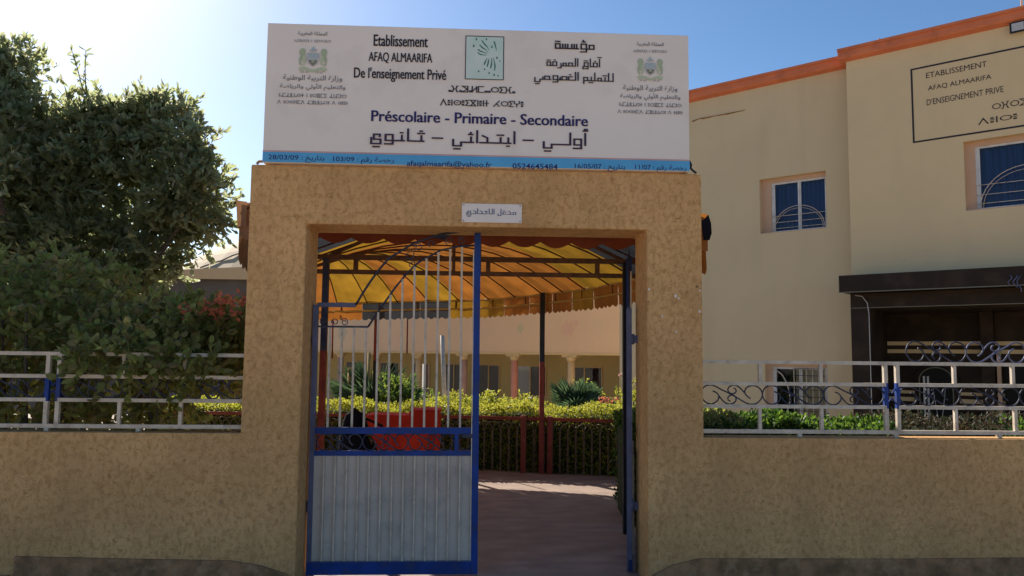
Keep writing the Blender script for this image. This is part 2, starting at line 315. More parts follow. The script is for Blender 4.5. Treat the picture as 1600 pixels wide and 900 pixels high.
def raw_mesh(name, V, Fq, m, smooth=False):
    me = bpy.data.meshes.new(name)
    V = np.asarray(V, np.float32); Fq = np.asarray(Fq, np.int32); k = Fq.shape[1]
    me.vertices.add(len(V)); me.vertices.foreach_set('co', V.ravel())
    me.loops.add(Fq.size); me.loops.foreach_set('vertex_index', Fq.ravel())
    me.polygons.add(len(Fq)); me.polygons.foreach_set('loop_start', np.arange(0, Fq.size, k, dtype=np.int32))
    me.polygons.foreach_set('loop_total', np.full(len(Fq), k, np.int32))
    me.update(calc_edges=True); me.validate()
    me.materials.append(MT[m] if isinstance(m, str) else m)
    return me

def leaves(name, P, D, L, Wd, m):
    """diamond leaves folded along the midrib: P base points, D directions, lengths, widths"""
    P = np.asarray(P); n = len(P); D = D / np.linalg.norm(D, axis=1, keepdims=True)
    rv = rng.normal(size=(n, 3)); side = np.cross(D, rv); side /= np.linalg.norm(side, axis=1, keepdims=True) + 1e-9
    nr = np.cross(side, D); L = np.broadcast_to(L, n)[:, None]; Wd = np.broadcast_to(Wd, n)[:, None]
    tip = P + D * L - nr * L * .12
    m1 = P + D * L * .30; m2 = P + D * L * .72 - nr * L * .05
    a1 = m1 + side * Wd * .47 + nr * Wd * .15; b1 = m1 - side * Wd * .47 + nr * Wd * .15
    a2 = m2 + side * Wd * .40 + nr * Wd * .13; b2 = m2 - side * Wd * .40 + nr * Wd * .13
    V = np.stack([P, a1, a2, tip, b2, b1], 1).reshape(-1, 3); i = np.arange(n)[:, None] * 6
    T = np.concatenate([i + [0, 1, 2, 3], i + [0, 3, 4, 5]], 1).reshape(-1, 4)
    return raw_mesh(name, V, T, m)

def twigs(C, Dr, per, tl, ll, lw, spread=1.0):
    """leaf positions set alternately along short twigs starting at C in directions Dr"""
    n = len(C); Dr = Dr / np.linalg.norm(Dr, axis=1, keepdims=True)
    t = np.linspace(.12, 1, per)[None, :, None]; tlv = (tl * rng.uniform(.6, 1.3, n))[:, None, None]
    P = C[:, None] + Dr[:, None] * t * tlv
    P[:, :, 2] -= (t[..., 0] ** 2) * tlv[..., 0] * .15
    D = Dr[:, None] * .9 + rng.normal(size=(n, per, 3)) * .62 * spread
    D[:, :, 2] += .1
    P = P.reshape(-1, 3); D = D.reshape(-1, 3); N = len(P)
    return P, D, ll * rng.uniform(.65, 1.25, N), lw * rng.uniform(.7, 1.25, N)

def in_box(n, x, y, z):
    return np.stack([rng.uniform(*x, n), rng.uniform(*y, n), rng.uniform(*z, n)], 1)

# ------------------------------------------------------------------ lettering
FORMS = {  # isolated, final, initial, medial
 'ا': (0xfe8d, 0xfe8e), 'أ': (0xfe83, 0xfe84), 'آ': (0xfe81, 0xfe82), 'إ': (0xfe87, 0xfe88), 'ب': (0xfe8f, 0xfe90, 0xfe91, 0xfe92), 'ة': (0xfe93, 0xfe94), 'ت': (0xfe95, 0xfe96, 0xfe97, 0xfe98),
 'خ': (0xfea5, 0xfea6, 0xfea7, 0xfea8), 'د': (0xfea9, 0xfeaa), 'ر': (0xfead, 0xfeae), 'ز': (0xfeaf, 0xfeb0), 'س': (0xfeb1, 0xfeb2, 0xfeb3, 0xfeb4), 'ص': (0xfeb9, 0xfeba, 0xfebb, 0xfebc),
 'ض': (0xfebd, 0xfebe, 0xfebf, 0xfec0), 'ط': (0xfec1, 0xfec2, 0xfec3, 0xfec4), 'ع': (0xfec9, 0xfeca, 0xfecb, 0xfecc), 'غ': (0xfecd, 0xfece, 0xfecf, 0xfed0), 'ف': (0xfed1, 0xfed2, 0xfed3, 0xfed4),
 'ق': (0xfed5, 0xfed6, 0xfed7, 0xfed8), 'ك': (0xfed9, 0xfeda, 0xfedb, 0xfedc), 'ل': (0xfedd, 0xfede, 0xfedf, 0xfee0), 'م': (0xfee1, 0xfee2, 0xfee3, 0xfee4), 'ن': (0xfee5, 0xfee6, 0xfee7, 0xfee8),
 'و': (0xfeed, 0xfeee), 'ي': (0xfef1, 0xfef2, 0xfef3, 0xfef4)}
def shape_ar(t):
    out = []
    for w in t.split(' '):
        g = []
        for i, c in enumerate(w):
            f = FORMS[c]; pj = i > 0 and len(FORMS[w[i - 1]]) == 4; nj = i < len(w) - 1 and len(f) == 4
            if pj and nj: k = 3
            elif nj: k = 2
            elif pj: k = 1
            else: k = 0
            g.append(chr(f[k]))
        out.append(''.join(reversed(g)))
    return ' '.join(reversed(out))

def font_mesh(text, off=0.0):
    c = bpy.data.curves.new('lettering', 'FONT'); c.body = text; c.size = 1; c.offset = off; c.resolution_u = 3
    o = bpy.data.objects.new('lettering', c); COL.objects.link(o)
    dg = bpy.context.evaluated_depsgraph_get(); me = bpy.data.meshes.new_from_object(o.evaluated_get(dg))
    bpy.data.objects.remove(o); bpy.data.curves.remove(c)
    v = np.empty(len(me.vertices) * 3, np.float32); me.vertices.foreach_get('co', v); return me, v.reshape(-1, 3)

def place_flat(me, v, cx, cz, w, h, y, m, parent, name='lettering', label=None, shear=0.0):
    """fit flat drawing (x,y) to a rectangle w x h centred at cx,cz on plane y facing -Y"""
    lo, hi = v.min(0), v.max(0); q = np.empty_like(v)
    sx = w / (hi[0] - lo[0]); sz = h / (hi[1] - lo[1])
    q[:, 0] = cx + (v[:, 0] - (lo[0] + hi[0]) / 2) * sx
    q[:, 2] = cz + (v[:, 1] - (lo[1] + hi[1]) / 2) * sz
    q[:, 1] = y - v[:, 2]
    me.vertices.foreach_set('co', q.ravel()); me.update(); me.materials.clear(); me.materials.append(MT[m])
    return link(name, me, parent, label)

def strokes_mesh(strokes, th):
    """ribbons of width th along polylines; each a hair proud of the one before"""
    V = []; Fc = []
    for k, (pl, *rest) in enumerate(strokes):
        t = rest[0] if rest else th
        P = [np.array(p, float) for p in pl]; n = len(P); closed = n > 2 and np.allclose(P[0], P[-1])
        if closed: P = P[:-1]; n -= 1
        b = len(V)
        for i in range(n):
            a = P[i] - P[i - 1] if (i > 0 or closed) else P[1] - P[0]
            c = P[(i + 1) % n] - P[i] if (i < n - 1 or closed) else P[-1] - P[-2]
            a = a / (np.linalg.norm(a) + 1e-9); c = c / (np.linalg.norm(c) + 1e-9)
            na = np.array([-a[1], a[0]]); nc = np.array([-c[1], c[0]]); mvec = na + nc; mm = np.dot(mvec, mvec)
            mvec = mvec * (2 / mm) if mm > .35 else na
            ext = np.zeros(2)
            if not closed and i == 0: ext = -a * t * .5
            if not closed and i == n - 1: ext = c * t * .5
            V.append((*(P[i] + ext + mvec * t / 2), k * 0.00015)); V.append((*(P[i] + ext - mvec * t / 2), k * 0.00015))
        for i in range(n if closed else n - 1):
            j = (i + 1) % n; Fc.append((b + 2 * i, b + 2 * i + 1, b + 2 * j + 1, b + 2 * j))
    me = bpy.data.meshes.new('lettering'); me.from_pydata(V, [], Fc); me.update()
    return me, np.array(V, np.float32)

def kufi(text, kash={}):
    """square Kufi lettering; built right to left then mirrored"""
    S_ = []; x = 0.0
    NJ = 'اأآدرزوؤة'
    def add(pts): S_.append([(-(x + p), q) for p, q in pts])
    def dot(p, q): S_.append([(-(x + p) + .05, q), (-(x + p) - .05, q)])
    for wi, w in enumerate(text.split(' ')):
        if w == '-': x += .12; add([(0, .3), (.55, .3)]); x += .55 + .55; continue
        for i, c in enumerate(w):
            J = i > 0 and w[i - 1] not in NJ; K = i < len(w) - 1 and c not in NJ
            ex = kash.get((wi, i), 0.0); g = .24
            if c in 'اأآ':
                a = .2 if J else 0
                if J: add([(0, 0), (a, 0)])
                add([(a, 0), (a, 1)])
                if c == 'أ': add([(a - .12, 1.22), (a + .1, 1.22)]); add([(a + .02, 1.22), (a + .02, 1.36), (a - .1, 1.36)])
                if c == 'آ': add([(a - .16, 1.24), (a + .16, 1.24)])
                x += a + g
            elif c == 'ل':
                a = .2 if J else 0
                if K: add([(0, 0), (a + .22 + ex, 0)]) if J else add([(0, 1), (0, 0), (.22 + ex, 0)])
                if J: add([(a, 0), (a, 1)])
                if not K: add([(a, 0), (a, -.28), (a + .4, -.28), (a + .4, .05)]); x += a + .4 + g
                else: x += a + .22 + ex
            elif c == 'د':
                if J: add([(0, 0), (.2, 0)]); x += .2
                add([(.28, .6), (0, .42), (0, 0)]); x -= 0
                add([(-.0, 0), (-.42, 0)]) if False else None
                S_.append([(-(x - .0), 0), (-(x + .42), 0)]); x += .42 + g * .8
            elif c in 'وؤ':
                if J: add([(0, 0), (.1, 0)]); x += .1
                add([(.42, 0), (0, 0), (0, .5), (.42, .5), (.42, 0)]) ; add([(0, 0), (0, -.3), (.45, -.3)])
                if c == 'ؤ': add([(.1, .72), (.32, .72)]); add([(.24, .72), (.24, .86)])
                x += .42 + g
            elif c in 'بتنثئي' and (K or (c != 'ي')) :
                if K:
                    add([(0, 0), (.36 + ex, 0)]); add([(.12, 0), (.12, .45)]); dx = .14; x0 = x
                    w_ = .36 + ex
                else:
                    add([(0, .0 if J else .4), (0, 0), (.6, 0), (.6, .4)]); dx = .3; w_ = .6 + g
                if c == 'ب': dot(dx, -.25)
                if c == 'ت': dot(dx - .12, .68); dot(dx + .12, .68)
                if c == 'ن': dot(dx, .68)
                if c == 'ث': dot(dx - .12, .66); dot(dx + .12, .66); dot(dx, .86)
                if c == 'ي': dot(dx - .12, -.25); dot(dx + .12, -.25)
                if c == 'ئ': add([(dx - .1, .68), (dx + .1, .68)]); add([(dx, .68), (dx, .84)])
                x += w_
            elif c == 'ي':
                if J: add([(0, 0), (.15, 0), (.15, -.32), (.62, -.32), (.62, .2)]); dot(.28, -.58); dot(.5, -.58); x += .62 + g
                else: add([(.1, .32), (.1, .5), (.45, .5), (.45, .08), (.05, .08), (.05, -.3), (.6, -.3), (.6, .2)]); dot(.2, -.56); dot(.42, -.56); x += .6 + g
            elif c == 'س':
                add([(0, 0), (.62 + ex, 0)])
                for t in (.12, .32, .52): add([(t, 0), (t, .42)])
                x += .62 + ex
            elif c == 'ص':
                add([(0, 0), (.85 + ex, 0)]); add([(.1, 0), (.1, .42), (.55, .42), (.55, 0)]); add([(.72, 0), (.72, .3)]); x += .85 + ex
            elif c in 'فق':
                a = .12 if J else 0
                add([(a, 0), (a, .5), (a + .38, .5), (a + .38, 0)])
                if K: add([(0, 0), (a + .5 + ex, 0)])
                elif c == 'ق': add([(a, 0), (a + .38, 0)]); add([(a, 0), (a, -.3), (a + .5, -.3), (a + .5, 0)])
                if c == 'ف': dot(a + .2, .74)
                else: dot(a + .1, .74); dot(a + .32, .74)
                x += a + .5 + (ex if K else g)
            elif c == 'ع':
                if J: add([(0, 0), (.55 + ex, 0)]); add([(.12, 0), (.12, .36), (.42, .36), (.42, 0)])
                else: add([(.0, .5), (.34, .5)]); add([(.34, .5), (.1, .25), (.1, 0), (.5 + ex, 0)])
                x += .52 + ex
            elif c == 'خ':
                add([(.42, .42), (0, .42)]) if not J else None
                add([(0, 0), (.5 + ex, 0)]); add([(.1, .42), (.42, .42), (.42, 0)]); dot(.28, .68); x += .5 + ex
            elif c == 'م':
                a = .1 if J else 0
                add([(a, 0), (a, .4), (a + .36, .4), (a + .36, 0)])
                if K: add([(0, 0), (a + .5 + ex, 0)]); x += a + .5 + ex
                else: add([(0, 0), (a + .36, 0)]); add([(a + .36, 0), (a + .36, -.4)]); x += a + .36 + g
            elif c == 'ر':
                a = .12 if J else 0
                if J: add([(0, 0), (a, 0)])
                add([(a, .3), (a, -.28), (a + .32, -.28)]); x += a + .3 + g * .6
            elif c == 'ة':
                a = .12 if J else 0
                if J: add([(0, 0), (a, 0)])
                add([(a, 0), (a, .46), (a + .36, .46), (a + .36, 0), (a, 0)]); dot(a + .08, .7); dot(a + .3, .7); x += a + .36 + g
        x += .3
    return strokes_mesh([(s,) for s in S_], .13)

def ring(cx, cy_, r, n=12, a0=0): return [(cx + r * math.cos(a0 + 2 * math.pi * i / n), cy_ + r * math.sin(a0 + 2 * math.pi * i / n)) for i in range(n)] + [(cx + r * math.cos(a0), cy_ + r * math.sin(a0))]
TIF = {'.': (.36, [ring(.16, .14, .13, 8)]), 'O': (.98, [ring(.45, .5, .4)]), 'Q': (.98, [ring(.45, .5, .4), [(.4, .5), (.5, .5)]]),
 'H': (.85, [[(0, 1), (.1, 1), (.22, .5), (.1, 0), (0, 0)], [(.7, 1), (.6, 1), (.48, .5), (.6, 0), (.7, 0)], [(.22, .5), (.48, .5)]]),
 'Z': (.75, [[(.6, 0), (0, 0), (.55, .5), (.0, 1), (.6, 1), (.6, 0)]]), 'N': (.7, [[(0, 0), (0, 1)], [(.5, 0), (.5, 1)], [(0, .15), (.5, .85)]]),
 'C': (.7, [[(.55, 1), (0, 1), (0, 0), (.55, 0)]]), 'E': (.6, [[(.45, 1), (0, .95), (.3, .5), (0, .05), (.45, 0)]]), 'L': (.75, [[(0, 1), (0, 0), (.25, 0)], [(.55, 1), (.55, 0), (.3, 0)]]),
 'A': (.85, [[(0, 0), (.33, 1), (.66, 0)]]), 'I': (.25, [[(.05, 0), (.05, 1)]]), ':': (.42, [ring(.12, .82, .1, 6), ring(.12, .15, .1, 6), [(0, .5), (.25, .5)]]),
 'X': (.8, [[(0, 1), (.6, 1), (0, 0), (.6, 0), (0, 1)]]), '+': (.5, [[(.17, 0), (.17, 1)], [(0, .5), (.35, .5)]]), 'K': (.85, [[(.66, 1), (0, 0)], [(.3, .5), (.66, 0)]]),
 'Y': (.8, [[(0, 1), (.0, .6), (.3, .45), (.6, .6), (.6, 1)], [(.3, .45), (.3, 0)]]), 'G': (.7, [[(0, 0), (0, 1), (.5, 1), (.5, 0)]]), ' ': (.5, [])}
def tifinagh(t, th=.14):
    x = 0; out = []
    for c in t:
        w, ss = TIF[c]
        out += [([(x + p, q) for p, q in s],) for s in ss]; x += w
    return strokes_mesh(out, th)

# ------------------------------------------------------------------ ground and paving
def gz(x, y):
    k = 0.0
    s_ = lambda t: 0 if t < 0 else (1 if t > 1 else t * t * (3 - 2 * t))
    a = s_((y - 13.2) / 3.0); b = s_((y - 8.6) / 2.2) * s_((x - 2.2) / 1.5)
    return -1.15 * max(a, b)
def grid_axis(a, b, st, far):
    c = list(np.arange(a, b + 1e-6, st)); d = [c[-1] + k for k in far]; e = [c[0] - k for k in reversed(far)]
    return e + c + d
xs = grid_axis(-14, 14, .5, [3, 10, 30, 90, 300, 900, 2500]); ys = grid_axis(-4, 30, .5, [3, 10, 30, 90, 300, 900, 2500])
V = [(x, y, gz(x, y)) for y in ys for x in xs]; n = len(xs)
Fq = [(j * n + i, j * n + i + 1, (j + 1) * n + i + 1, (j + 1) * n + i) for j in range(len(ys) - 1) for i in range(n - 1)]
link('ground', raw_mesh('ground', V, Fq, 'ground'), kind='structure')
b = MB(); b.quad((-30, -12, .004), (30, -12, .004), (30, 5.46, .004), (-30, 5.46, .004)); b.build('pavement', 'street', kind='structure')
b = MB()
pp = [(-5, 5.46), (2.25, 5.46), (2.25, 9.6), (1.9, 10.35), (.95, 10.6), (-1, 10.85), (-5, 11.3)]
b.quad(*[(x, y, .008) for x, y in pp]); b.build('courtyard_floor', 'paving', kind='structure')

# ------------------------------------------------------------------ gate portal and boundary walls
YB = 5.92
portal = thing('gate_portal', 'ochre stucco gate frame with two square pillars and a lintel across the entrance', 'gateway')
b = MB()
b.prism([(-1.63, 0), (-1.63, 1.0555), (-1.63, 2.966), (1.635, 2.966), (1.635, 1.0445), (1.635, 0), (1.232, 0), (1.232, 2.54), (-1.225, 2.54), (-1.225, 0)], 5.5, YB)
fr_ = b.build('frame', 'stucco', portal)
bv = fr_.modifiers.new('soft_edges', 'BEVEL'); bv.width = .012; bv.segments = 2; bv.limit_method = 'WEIGHT'
wt = fr_.data.attributes.new('bevel_weight_edge', 'FLOAT', 'EDGE')
for e_ in fr_.data.edges:
    p_, q_ = (fr_.data.vertices[i].co for i in e_.vertices)
    wt.data[e_.index].value = 0.0 if (p_.z < 1.06 or q_.z < 1.06) and abs(p_.x) > 1.6 and abs(q_.x) > 1.6 else 1.0
def skirt(pts, par):
    b = MB(); b.prism(pts, 5.482, 5.50); return b.build('skirting', 'cement', par)
# cement splashes and chips on the pillar
def chips(spots, m, name):
    b = MB()
    for (x, z, r) in spots:
        n_ = 9; pts = []
        for i in range(n_):
            a = 2 * math.pi * i / n_; rr = r * random.uniform(.5, 1.1); pts.append((x + rr * math.cos(a), z + rr * 1.3 * math.sin(a)))
        b.prism(pts, 5.496, 5.5035)
    b.build(name, m, portal)
chips([(1.44, 2.06, .014), (1.462, 2.045, .009), (1.34, 1.91, .009), (1.618, 2.10, .008), (1.635 - .02, 1.95, .01), (1.245, 2.105, .009), (1.445, 1.80, .007)], 'sign_white', 'paint_chip')
chips([(1.60, 2.13, .012)], 'cement', 'paint_chip')
wl = thing('boundary_wall', 'low ochre stucco boundary wall left of the gate', 'wall')
b = MB(); b.box(-9, -1.6298, 5.5, 5.7, 0, 1.056); b.build('wall_body', 'stucco', wl)
skirt([(-3.1, 0), (-3.1, .225), (-2.2, .205), (-1.66, .195), (-1.45, .16), (-1.27, .10), (-1.24, 0)], wl)
b = MB(); b.prism([(-9, 0), (-9, .10), (-3.13, .10), (-3.13, 0)], 5.478, 5.5); b.build('skirting', 'cement', wl)
chips_ = MB(); chips_.prism([(-1.76, .60), (-1.735, .605), (-1.73, .58), (-1.75, .57)], 5.496, 5.5025); chips_.build('chip', 'cement', wl)
wr = thing('boundary_wall', 'low ochre stucco boundary wall right of the gate', 'wall')
b = MB(); b.box(1.6348, 9, 5.5, 5.7, 0, 1.045); b.build('wall_body', 'stucco', wr)
skirt([(1.25, 0), (1.26, .09), (1.40, .16), (1.60, .205), (3, .20), (4.3, .21), (9, .21), (9, 0)], wr)

# ------------------------------------------------------------------ scroll motif
def spiral(cx, cz, r0, r1, a0, a1, n=14):
    return [(cx + (r0 + (r1 - r0) * i / n) * math.cos(R(a0 + (a1 - a0) * i / n)), cz + (r0 + (r1 - r0) * i / n) * math.sin(R(a0 + (a1 - a0) * i / n))) for i in range(n + 1)]
A_ = [(.195, .674), (.254, .60), (.293, .395), (.27, .186), (.21, .046), (.144, .014), (.068, .116), (.012, .35), (.005, .63), (.05, .88), (.127, .99), (.212, .963), (.33, .767), (.483, .535), (.62, .28), (.737, .07), (.83, .005), (.924, .093), (.99, .35), (1, .6), (.958, .84), (.873, .972), (.788, .944), (.729, .81), (.715, .6), (.754, .42), (.805, .31)]
B_ = [(.293, .44), (.347, .21), (.415, .046), (.49, .014), (.56, .14), (.571, .325), (.534, .465), (.483, .465), (.44, .35), (.446, .21), (.475, .172)]
C_ = [(.715, .58), (.652, .81), (.585, .963), (.517, .99), (.458, .884), (.44, .72), (.475, .58), (.534, .558), (.576, .674), (.559, .814), (.534, .837)]
def smooth(P, k=2):
    out = []
    for i in range(len(P) - 1):
        p0, p1, p2, p3 = P[max(0, i - 1)], P[i], P[i + 1], P[min(len(P) - 1, i + 2)]
        for j in range(k):
            t = j / k; out.append(tuple(.5 * (2 * b + (c - a) * t + (2 * a - 5 * b + 4 * c - d) * t * t + (3 * b - a - 3 * c + d) * t ** 3) for a, b, c, d in zip(p0, p1, p2, p3)))
    return out + [P[-1]]
def scroll_lines(w, h):
    """big hooks joined by a diagonal, with two small curls between"""
    return [[(x * w, z * h) for x, z in smooth(c)] for c in (A_, B_, C_)]
def scroll(x, y, z, w, h, r, m, parent, flip=False, name='scroll'):
    b = MB()
    for c in scroll_lines(w, h):
        b.tube([((w - p if flip else p) + x, y, q + z) for p, q in c], r, 5)
    return b.build(name, m, parent)

# ------------------------------------------------------------------ railings on the walls
def railing(x0, x1, zt, label, posts, uppers, lowers, feet, flipx=False):
    t = thing('wall_railing', label, 'railing', group='metal railings on the boundary walls')
    y = 5.60
    Z = [zt, zt - .158, zt - .323, zt - .505]
    segs = []
    xs_ = [x0] + [p for pr in posts for p in pr] + [x1]
    def rail(a, c, z, w=.026):
        b = MB(); b.bar((a, y, z), (c, y, z), w, .03); b.build('rail', 'white_paint', t)
    rail(x0, x1, Z[0]); rail(x0, x1, Z[3], .028)
    for i in range(0, len(xs_), 2):
        rail(xs_[i], xs_[i + 1], Z[1]); rail(xs_[i], xs_[i + 1], Z[2])
    for pr in posts:
        for p in pr:
            b = MB(); b.bar((p, y, Z[1] + .013), (p, y, Z[0] - .013), .028); b.build('post', 'white_paint', t)
            b = MB(); b.bar((p, y, Z[2] - .01), (p, y, Z[1] + .013), .029); b.build('post', 'blue_paint', t, label='blue painted length of the railing post')
            b = MB(); b.bar((p, y, Z[3] + .014), (p, y, Z[2] - .01), .028); b.build('post', 'white_paint', t)
        c = (pr[0] + pr[1]) / 2; zc = (Z[1] + Z[2]) / 2
        b = MB(); b.tube([(c - .03, y, zc + .055), (c, y, zc + .015), (c + .03, y, zc + .055)], .006, 5); b.tube([(c - .03, y, zc - .055), (c, y, zc - .015), (c + .03, y, zc - .055)], .006, 5); b.build('brace', 'blue_paint', t)
    for p in uppers:
        b = MB(); b.bar((p, y, Z[1] + .013), (p, y, Z[0] - .013), .024); b.build('baluster', 'white_paint', t)
    for p in lowers:
        b = MB(); b.bar((p, y, Z[3] + .014), (p, y, Z[2] - .013), .024); b.build('baluster', 'white_paint', t)
    for p in feet:
        b = MB(); b.bar((p, y, 1.03), (p, y, Z[3] - .014), .03); b.build('foot', 'white_paint', t)
    for i in range(0, len(xs_), 2):
        a, c = xs_[i], xs_[i + 1]; a += .012; c -= .012; k = max(1, round((c - a) / .45)); w = (c - a) / k
        for j in range(k): scroll(a + j * w, y, Z[2] + .013, w, .14, .0055, 'navy_paint', t)
    return t
rr_ = railing(1.636, 5.2, 1.588, 'white and blue scrolled railing on the wall right of the gate', [(3.033, 3.124), (4.53, 4.62)], [2.545, 3.56, 4.009, 2.09], [2.084, 2.545, 3.56, 4.015], [2.377, 3.10, 3.885, 4.6])
railing(-5.2, -1.625, 1.596, 'white and blue scrolled railing on the wall left of the gate, overgrown by the creeper', [(-4.43, -4.35), (-3.014, -2.936)], [-2.493, -2.069, -3.5, -3.95], [-2.51, -2.085, -3.5, -3.95], [-3.0, -2.37, -4.4])
crest = thing('scroll_crest', 'white and blue wrought iron scrolls standing on top of the right railing', 'ornament')
for (xa, w, fl, mm) in ((3.20, .46, False, 'navy_paint'), (3.66, .46, True, 'steelblue'), (4.12, .46, False, 'navy_paint'), (4.58, .46, True, 'navy_paint')):  # second scroll coloured paler to paint in the reflection on it
    scroll(xa, 5.60, 1.60, w, .155, .006, mm, crest, fl)

# ------------------------------------------------------------------ gate leaves
def gate_leaf(label, loc, rz, tilt=0.0, frame='blue_paint', hinge='steelblue'):
    t = thing('gate_leaf', label, 'gate', loc, rz, 'steel leaves of the double gate'); t.rotation_euler = (0, tilt, rz)
    Wd = 1.215
    def part(name, m, fn, label=None): b = MB(); fn(b); return b.build(name, m, t, label)
    part('stile', hinge, lambda b: b.bar((.018, 0, .02), (.018, 0, 1.978), .036, .04))
    part('stile', frame, lambda b: b.bar((Wd, 0, .02), (Wd, 0, 2.53), .048, .05))
    part('stile_edge', 'white_paint', lambda b: b.bar((Wd - .029, -.01, .12), (Wd - .029, -.01, 2.40), .007, .03))
    part('rail', frame, lambda b: b.bar((.036, 0, 1.052), (Wd - .03, 0, 1.052), .046, .04))
    part('rail', frame, lambda b: b.bar((.036, 0, .888), (Wd - .03, 0, .888), .036, .04))
    part('kick_plate', frame, lambda b: b.box(.0, Wd - .024, -.022, .012, .02, .112, .003))
    part('rail', hinge, lambda b: b.bar((.03, 0, 1.978), (.31, 0, 1.978), .032, .035))
    part('rail', 'navy_paint', lambda b: b.bar((.03, 0, 1.816), (.405, 0, 1.816), .014, .02))
    low = [(.405, 1.816), (.47, 1.92), (.60, 2.112), (.69, 2.225), (.775, 2.308), (.935, 2.398), (1.07, 2.43), (1.19, 2.44)]
    up = [(.31, 1.978), (.355, 2.06), (.415, 2.157), (.48, 2.25), (.55, 2.334), (.74, 2.454), (.93, 2.52), (1.19, 2.56)]
    part('arch_bar', 'navy_paint', lambda b: b.tube([(x, 0, z) for x, z in low], .008, 5))
    part('arch_bar', 'navy_paint', lambda b: b.tube([(x, 0, z) for x, z in up], .009, 5))
    for i in range(13):
        x = .125 + i * .0885
        if x > Wd - .05: break
        z = 1.816 if x < .405 else float(np.interp(x, [p[0] for p in low], [p[1] for p in low]))
        part('bar', 'white_paint', lambda b: b.bar((x, 0, 1.075), (x, 0, z - .007), .015))
    # ribbed steel sheet: one folded sheet
    def sheet(b):
        k = 14; w = (Wd - .024 - .036) / k; prof = []
        for i in range(k):
            a = .036 + i * w
            prof += [(a, 0.0), (a + w - .014, 0.004), (a + w - .010, -.010), (a + w - .003, -.010)]
        prof.append((Wd - .024, 0))
        for (xa, ya), (xb, yb) in zip(prof, prof[1:]):
            b.quad((xa, ya - .012, .112), (xb, yb - .012, .112), (xb, yb - .012, .872), (xa, ya - .012, .872))
    part('sheet_panel', 'sheet', sheet)
    for i in range(1, 14):  # added ribs, coloured lighter than the sheet as if the folds caught light
        x = .036 + i * (Wd - .06) / 14 - .0065; part('rib', 'white_paint', lambda b: b.box(x - .0055, x + .0055, -.036, -.0205, .121, .870))
    part('sheet_trim', 'steelblue', lambda b: b.box(.036, Wd - .03, -.026, -.024, .112, .120))
    x = .05
    for k in range(3):
        scroll(x, 0, .907, .33, .12, .0055, 'navy_paint', t); x += .335
    part('divider', frame, lambda b: b.bar((1.075, 0, .906), (1.075, 0, 1.03), .03, .03))
    part('ring', 'navy_paint', lambda b: b.tube([(1.135 + .05 * math.cos(a), 0, .967 + .055 * math.sin(a)) for a in np.linspace(0, 2 * math.pi, 17)[:-1]], .005, 5, closed=True))
    # small curls in the two arch bands
    for cx, cz, r in ((.075, 1.86, .03), (.075, 1.93, .03), (.16, 1.85, .028), (.23, 1.85, .03), (.70, 2.36, .042), (.77, 2.42, .036), (.72, 2.29, .03), (1.0, 2.475, .035), (1.09, 2.475, .032), (1.0, 2.55, .028), (.87, 2.45, .03)):
        part('curl', 'navy_paint', lambda b: b.tube([(p, 0, q) for p, q in spiral(cx, cz, r * .35, r, random.uniform(0, 360), random.uniform(400, 640), 14)], .0045, 4))
    part('lock', 'navy_paint', lambda b: b.box(Wd - .10, Wd - .025, -.03, .02, 1.0, 1.03, .003))
    return t
gate_leaf('closed blue and white gate leaf with ribbed sheet below and arched top', (-1.206, 5.78, 0), 0, R(-.25))
gate_leaf('gate leaf swung open inwards beside the right pillar, seen edge on', (1.165, 5.83, 0), R(78.6))
for z in (.5, 1.75):
    b = MB(); b.tube([(1.19, 5.84, z - .04), (1.19, 5.84, z + .04)], .018, 8); b.box(1.19, 1.233, 5.83, 5.845, z - .03, z + .03); b.build('hinge', 'steelblue', portal)
for z in (.5, 1.72):
    b = MB(); b.tube([(-1.212, 5.80, z - .04), (-1.212, 5.80, z + .04)], .012, 8); b.build('hinge', 'steelblue', portal)

# ------------------------------------------------------------------ sign board
sign = thing('sign_board', 'wide white school sign with French, Arabic and Tifinagh lettering on top of the gate', 'sign')
SY = 5.47
b = MB(); b.box(-1.547, 1.545, SY + .004, SY + .10, 2.974, 4.006, .004); b.build('board', 'sign_white', sign)
b = MB()
for x in (-1.50, 1.50): b.bar((x, SY + .14, 2.97), (x, SY + .14, 3.97), .04)
for z in (3.1, 3.9): b.bar((-1.5, SY + .125, z), (1.5, SY + .125, z), .03)
b.build('back_frame', 'dark_steel', sign)
b = MB(); b.box(-1.5465, 1.5445, SY, SY + .0045, 2.978, 3.052); b.build('blue_band', 'sign_blue', sign)
b = MB(); b.box(-1.5465, 1.5445, SY, SY + .0045, 3.052, 3.062); b.build('pink_line', 'sign_pink', sign)
KM = 5.47 / F
def sfont(t, u, v, w, h, m, off=.008, bold=0.0, lab=None):
    if off > .01: off, bold = (0.0 if 'M' in t else .006), bold or .0026
    me, q = font_mesh(t, off); p = at(u, v, SY)
    o = place_flat(me, q, p.x, p.z, w * KM, h * KM, SY - .0012, m, sign, label=lab)
    if bold:
        me2 = me.copy(); c = link('lettering', me2, sign); c.location = (bold, -.0006, 0)
    return o
def sstroke(mv, u, v, w, h, m, lab=None):
    p = at(u, v, SY); return place_flat(*mv, p.x, p.z, w * KM, h * KM, SY - .0012, m, sign, label=lab)
sfont('Etablissement', 626, 64, 86, 19, 'ink', .014)
sfont('AFAQ ALMAARIFA', 625.5, 91, 101, 18, 'ink', .014)
sfont("De l'enseignement Privé", 625, 117.5, 146, 23, 'ink', .014)
sstroke(kufi('مؤسسة', {(0, 2): .1}), 898, 72, 65, 21, 'ink')
sstroke(kufi('آفاق المعرفة'), 897, 98, 90, 21, 'ink')
sstroke(kufi('للتعليم الخصوصي'), 897, 123, 129, 22, 'ink')
sstroke(tifinagh('.H.Z.NC..OEH.'), 753, 140, 108, 11, 'ink')
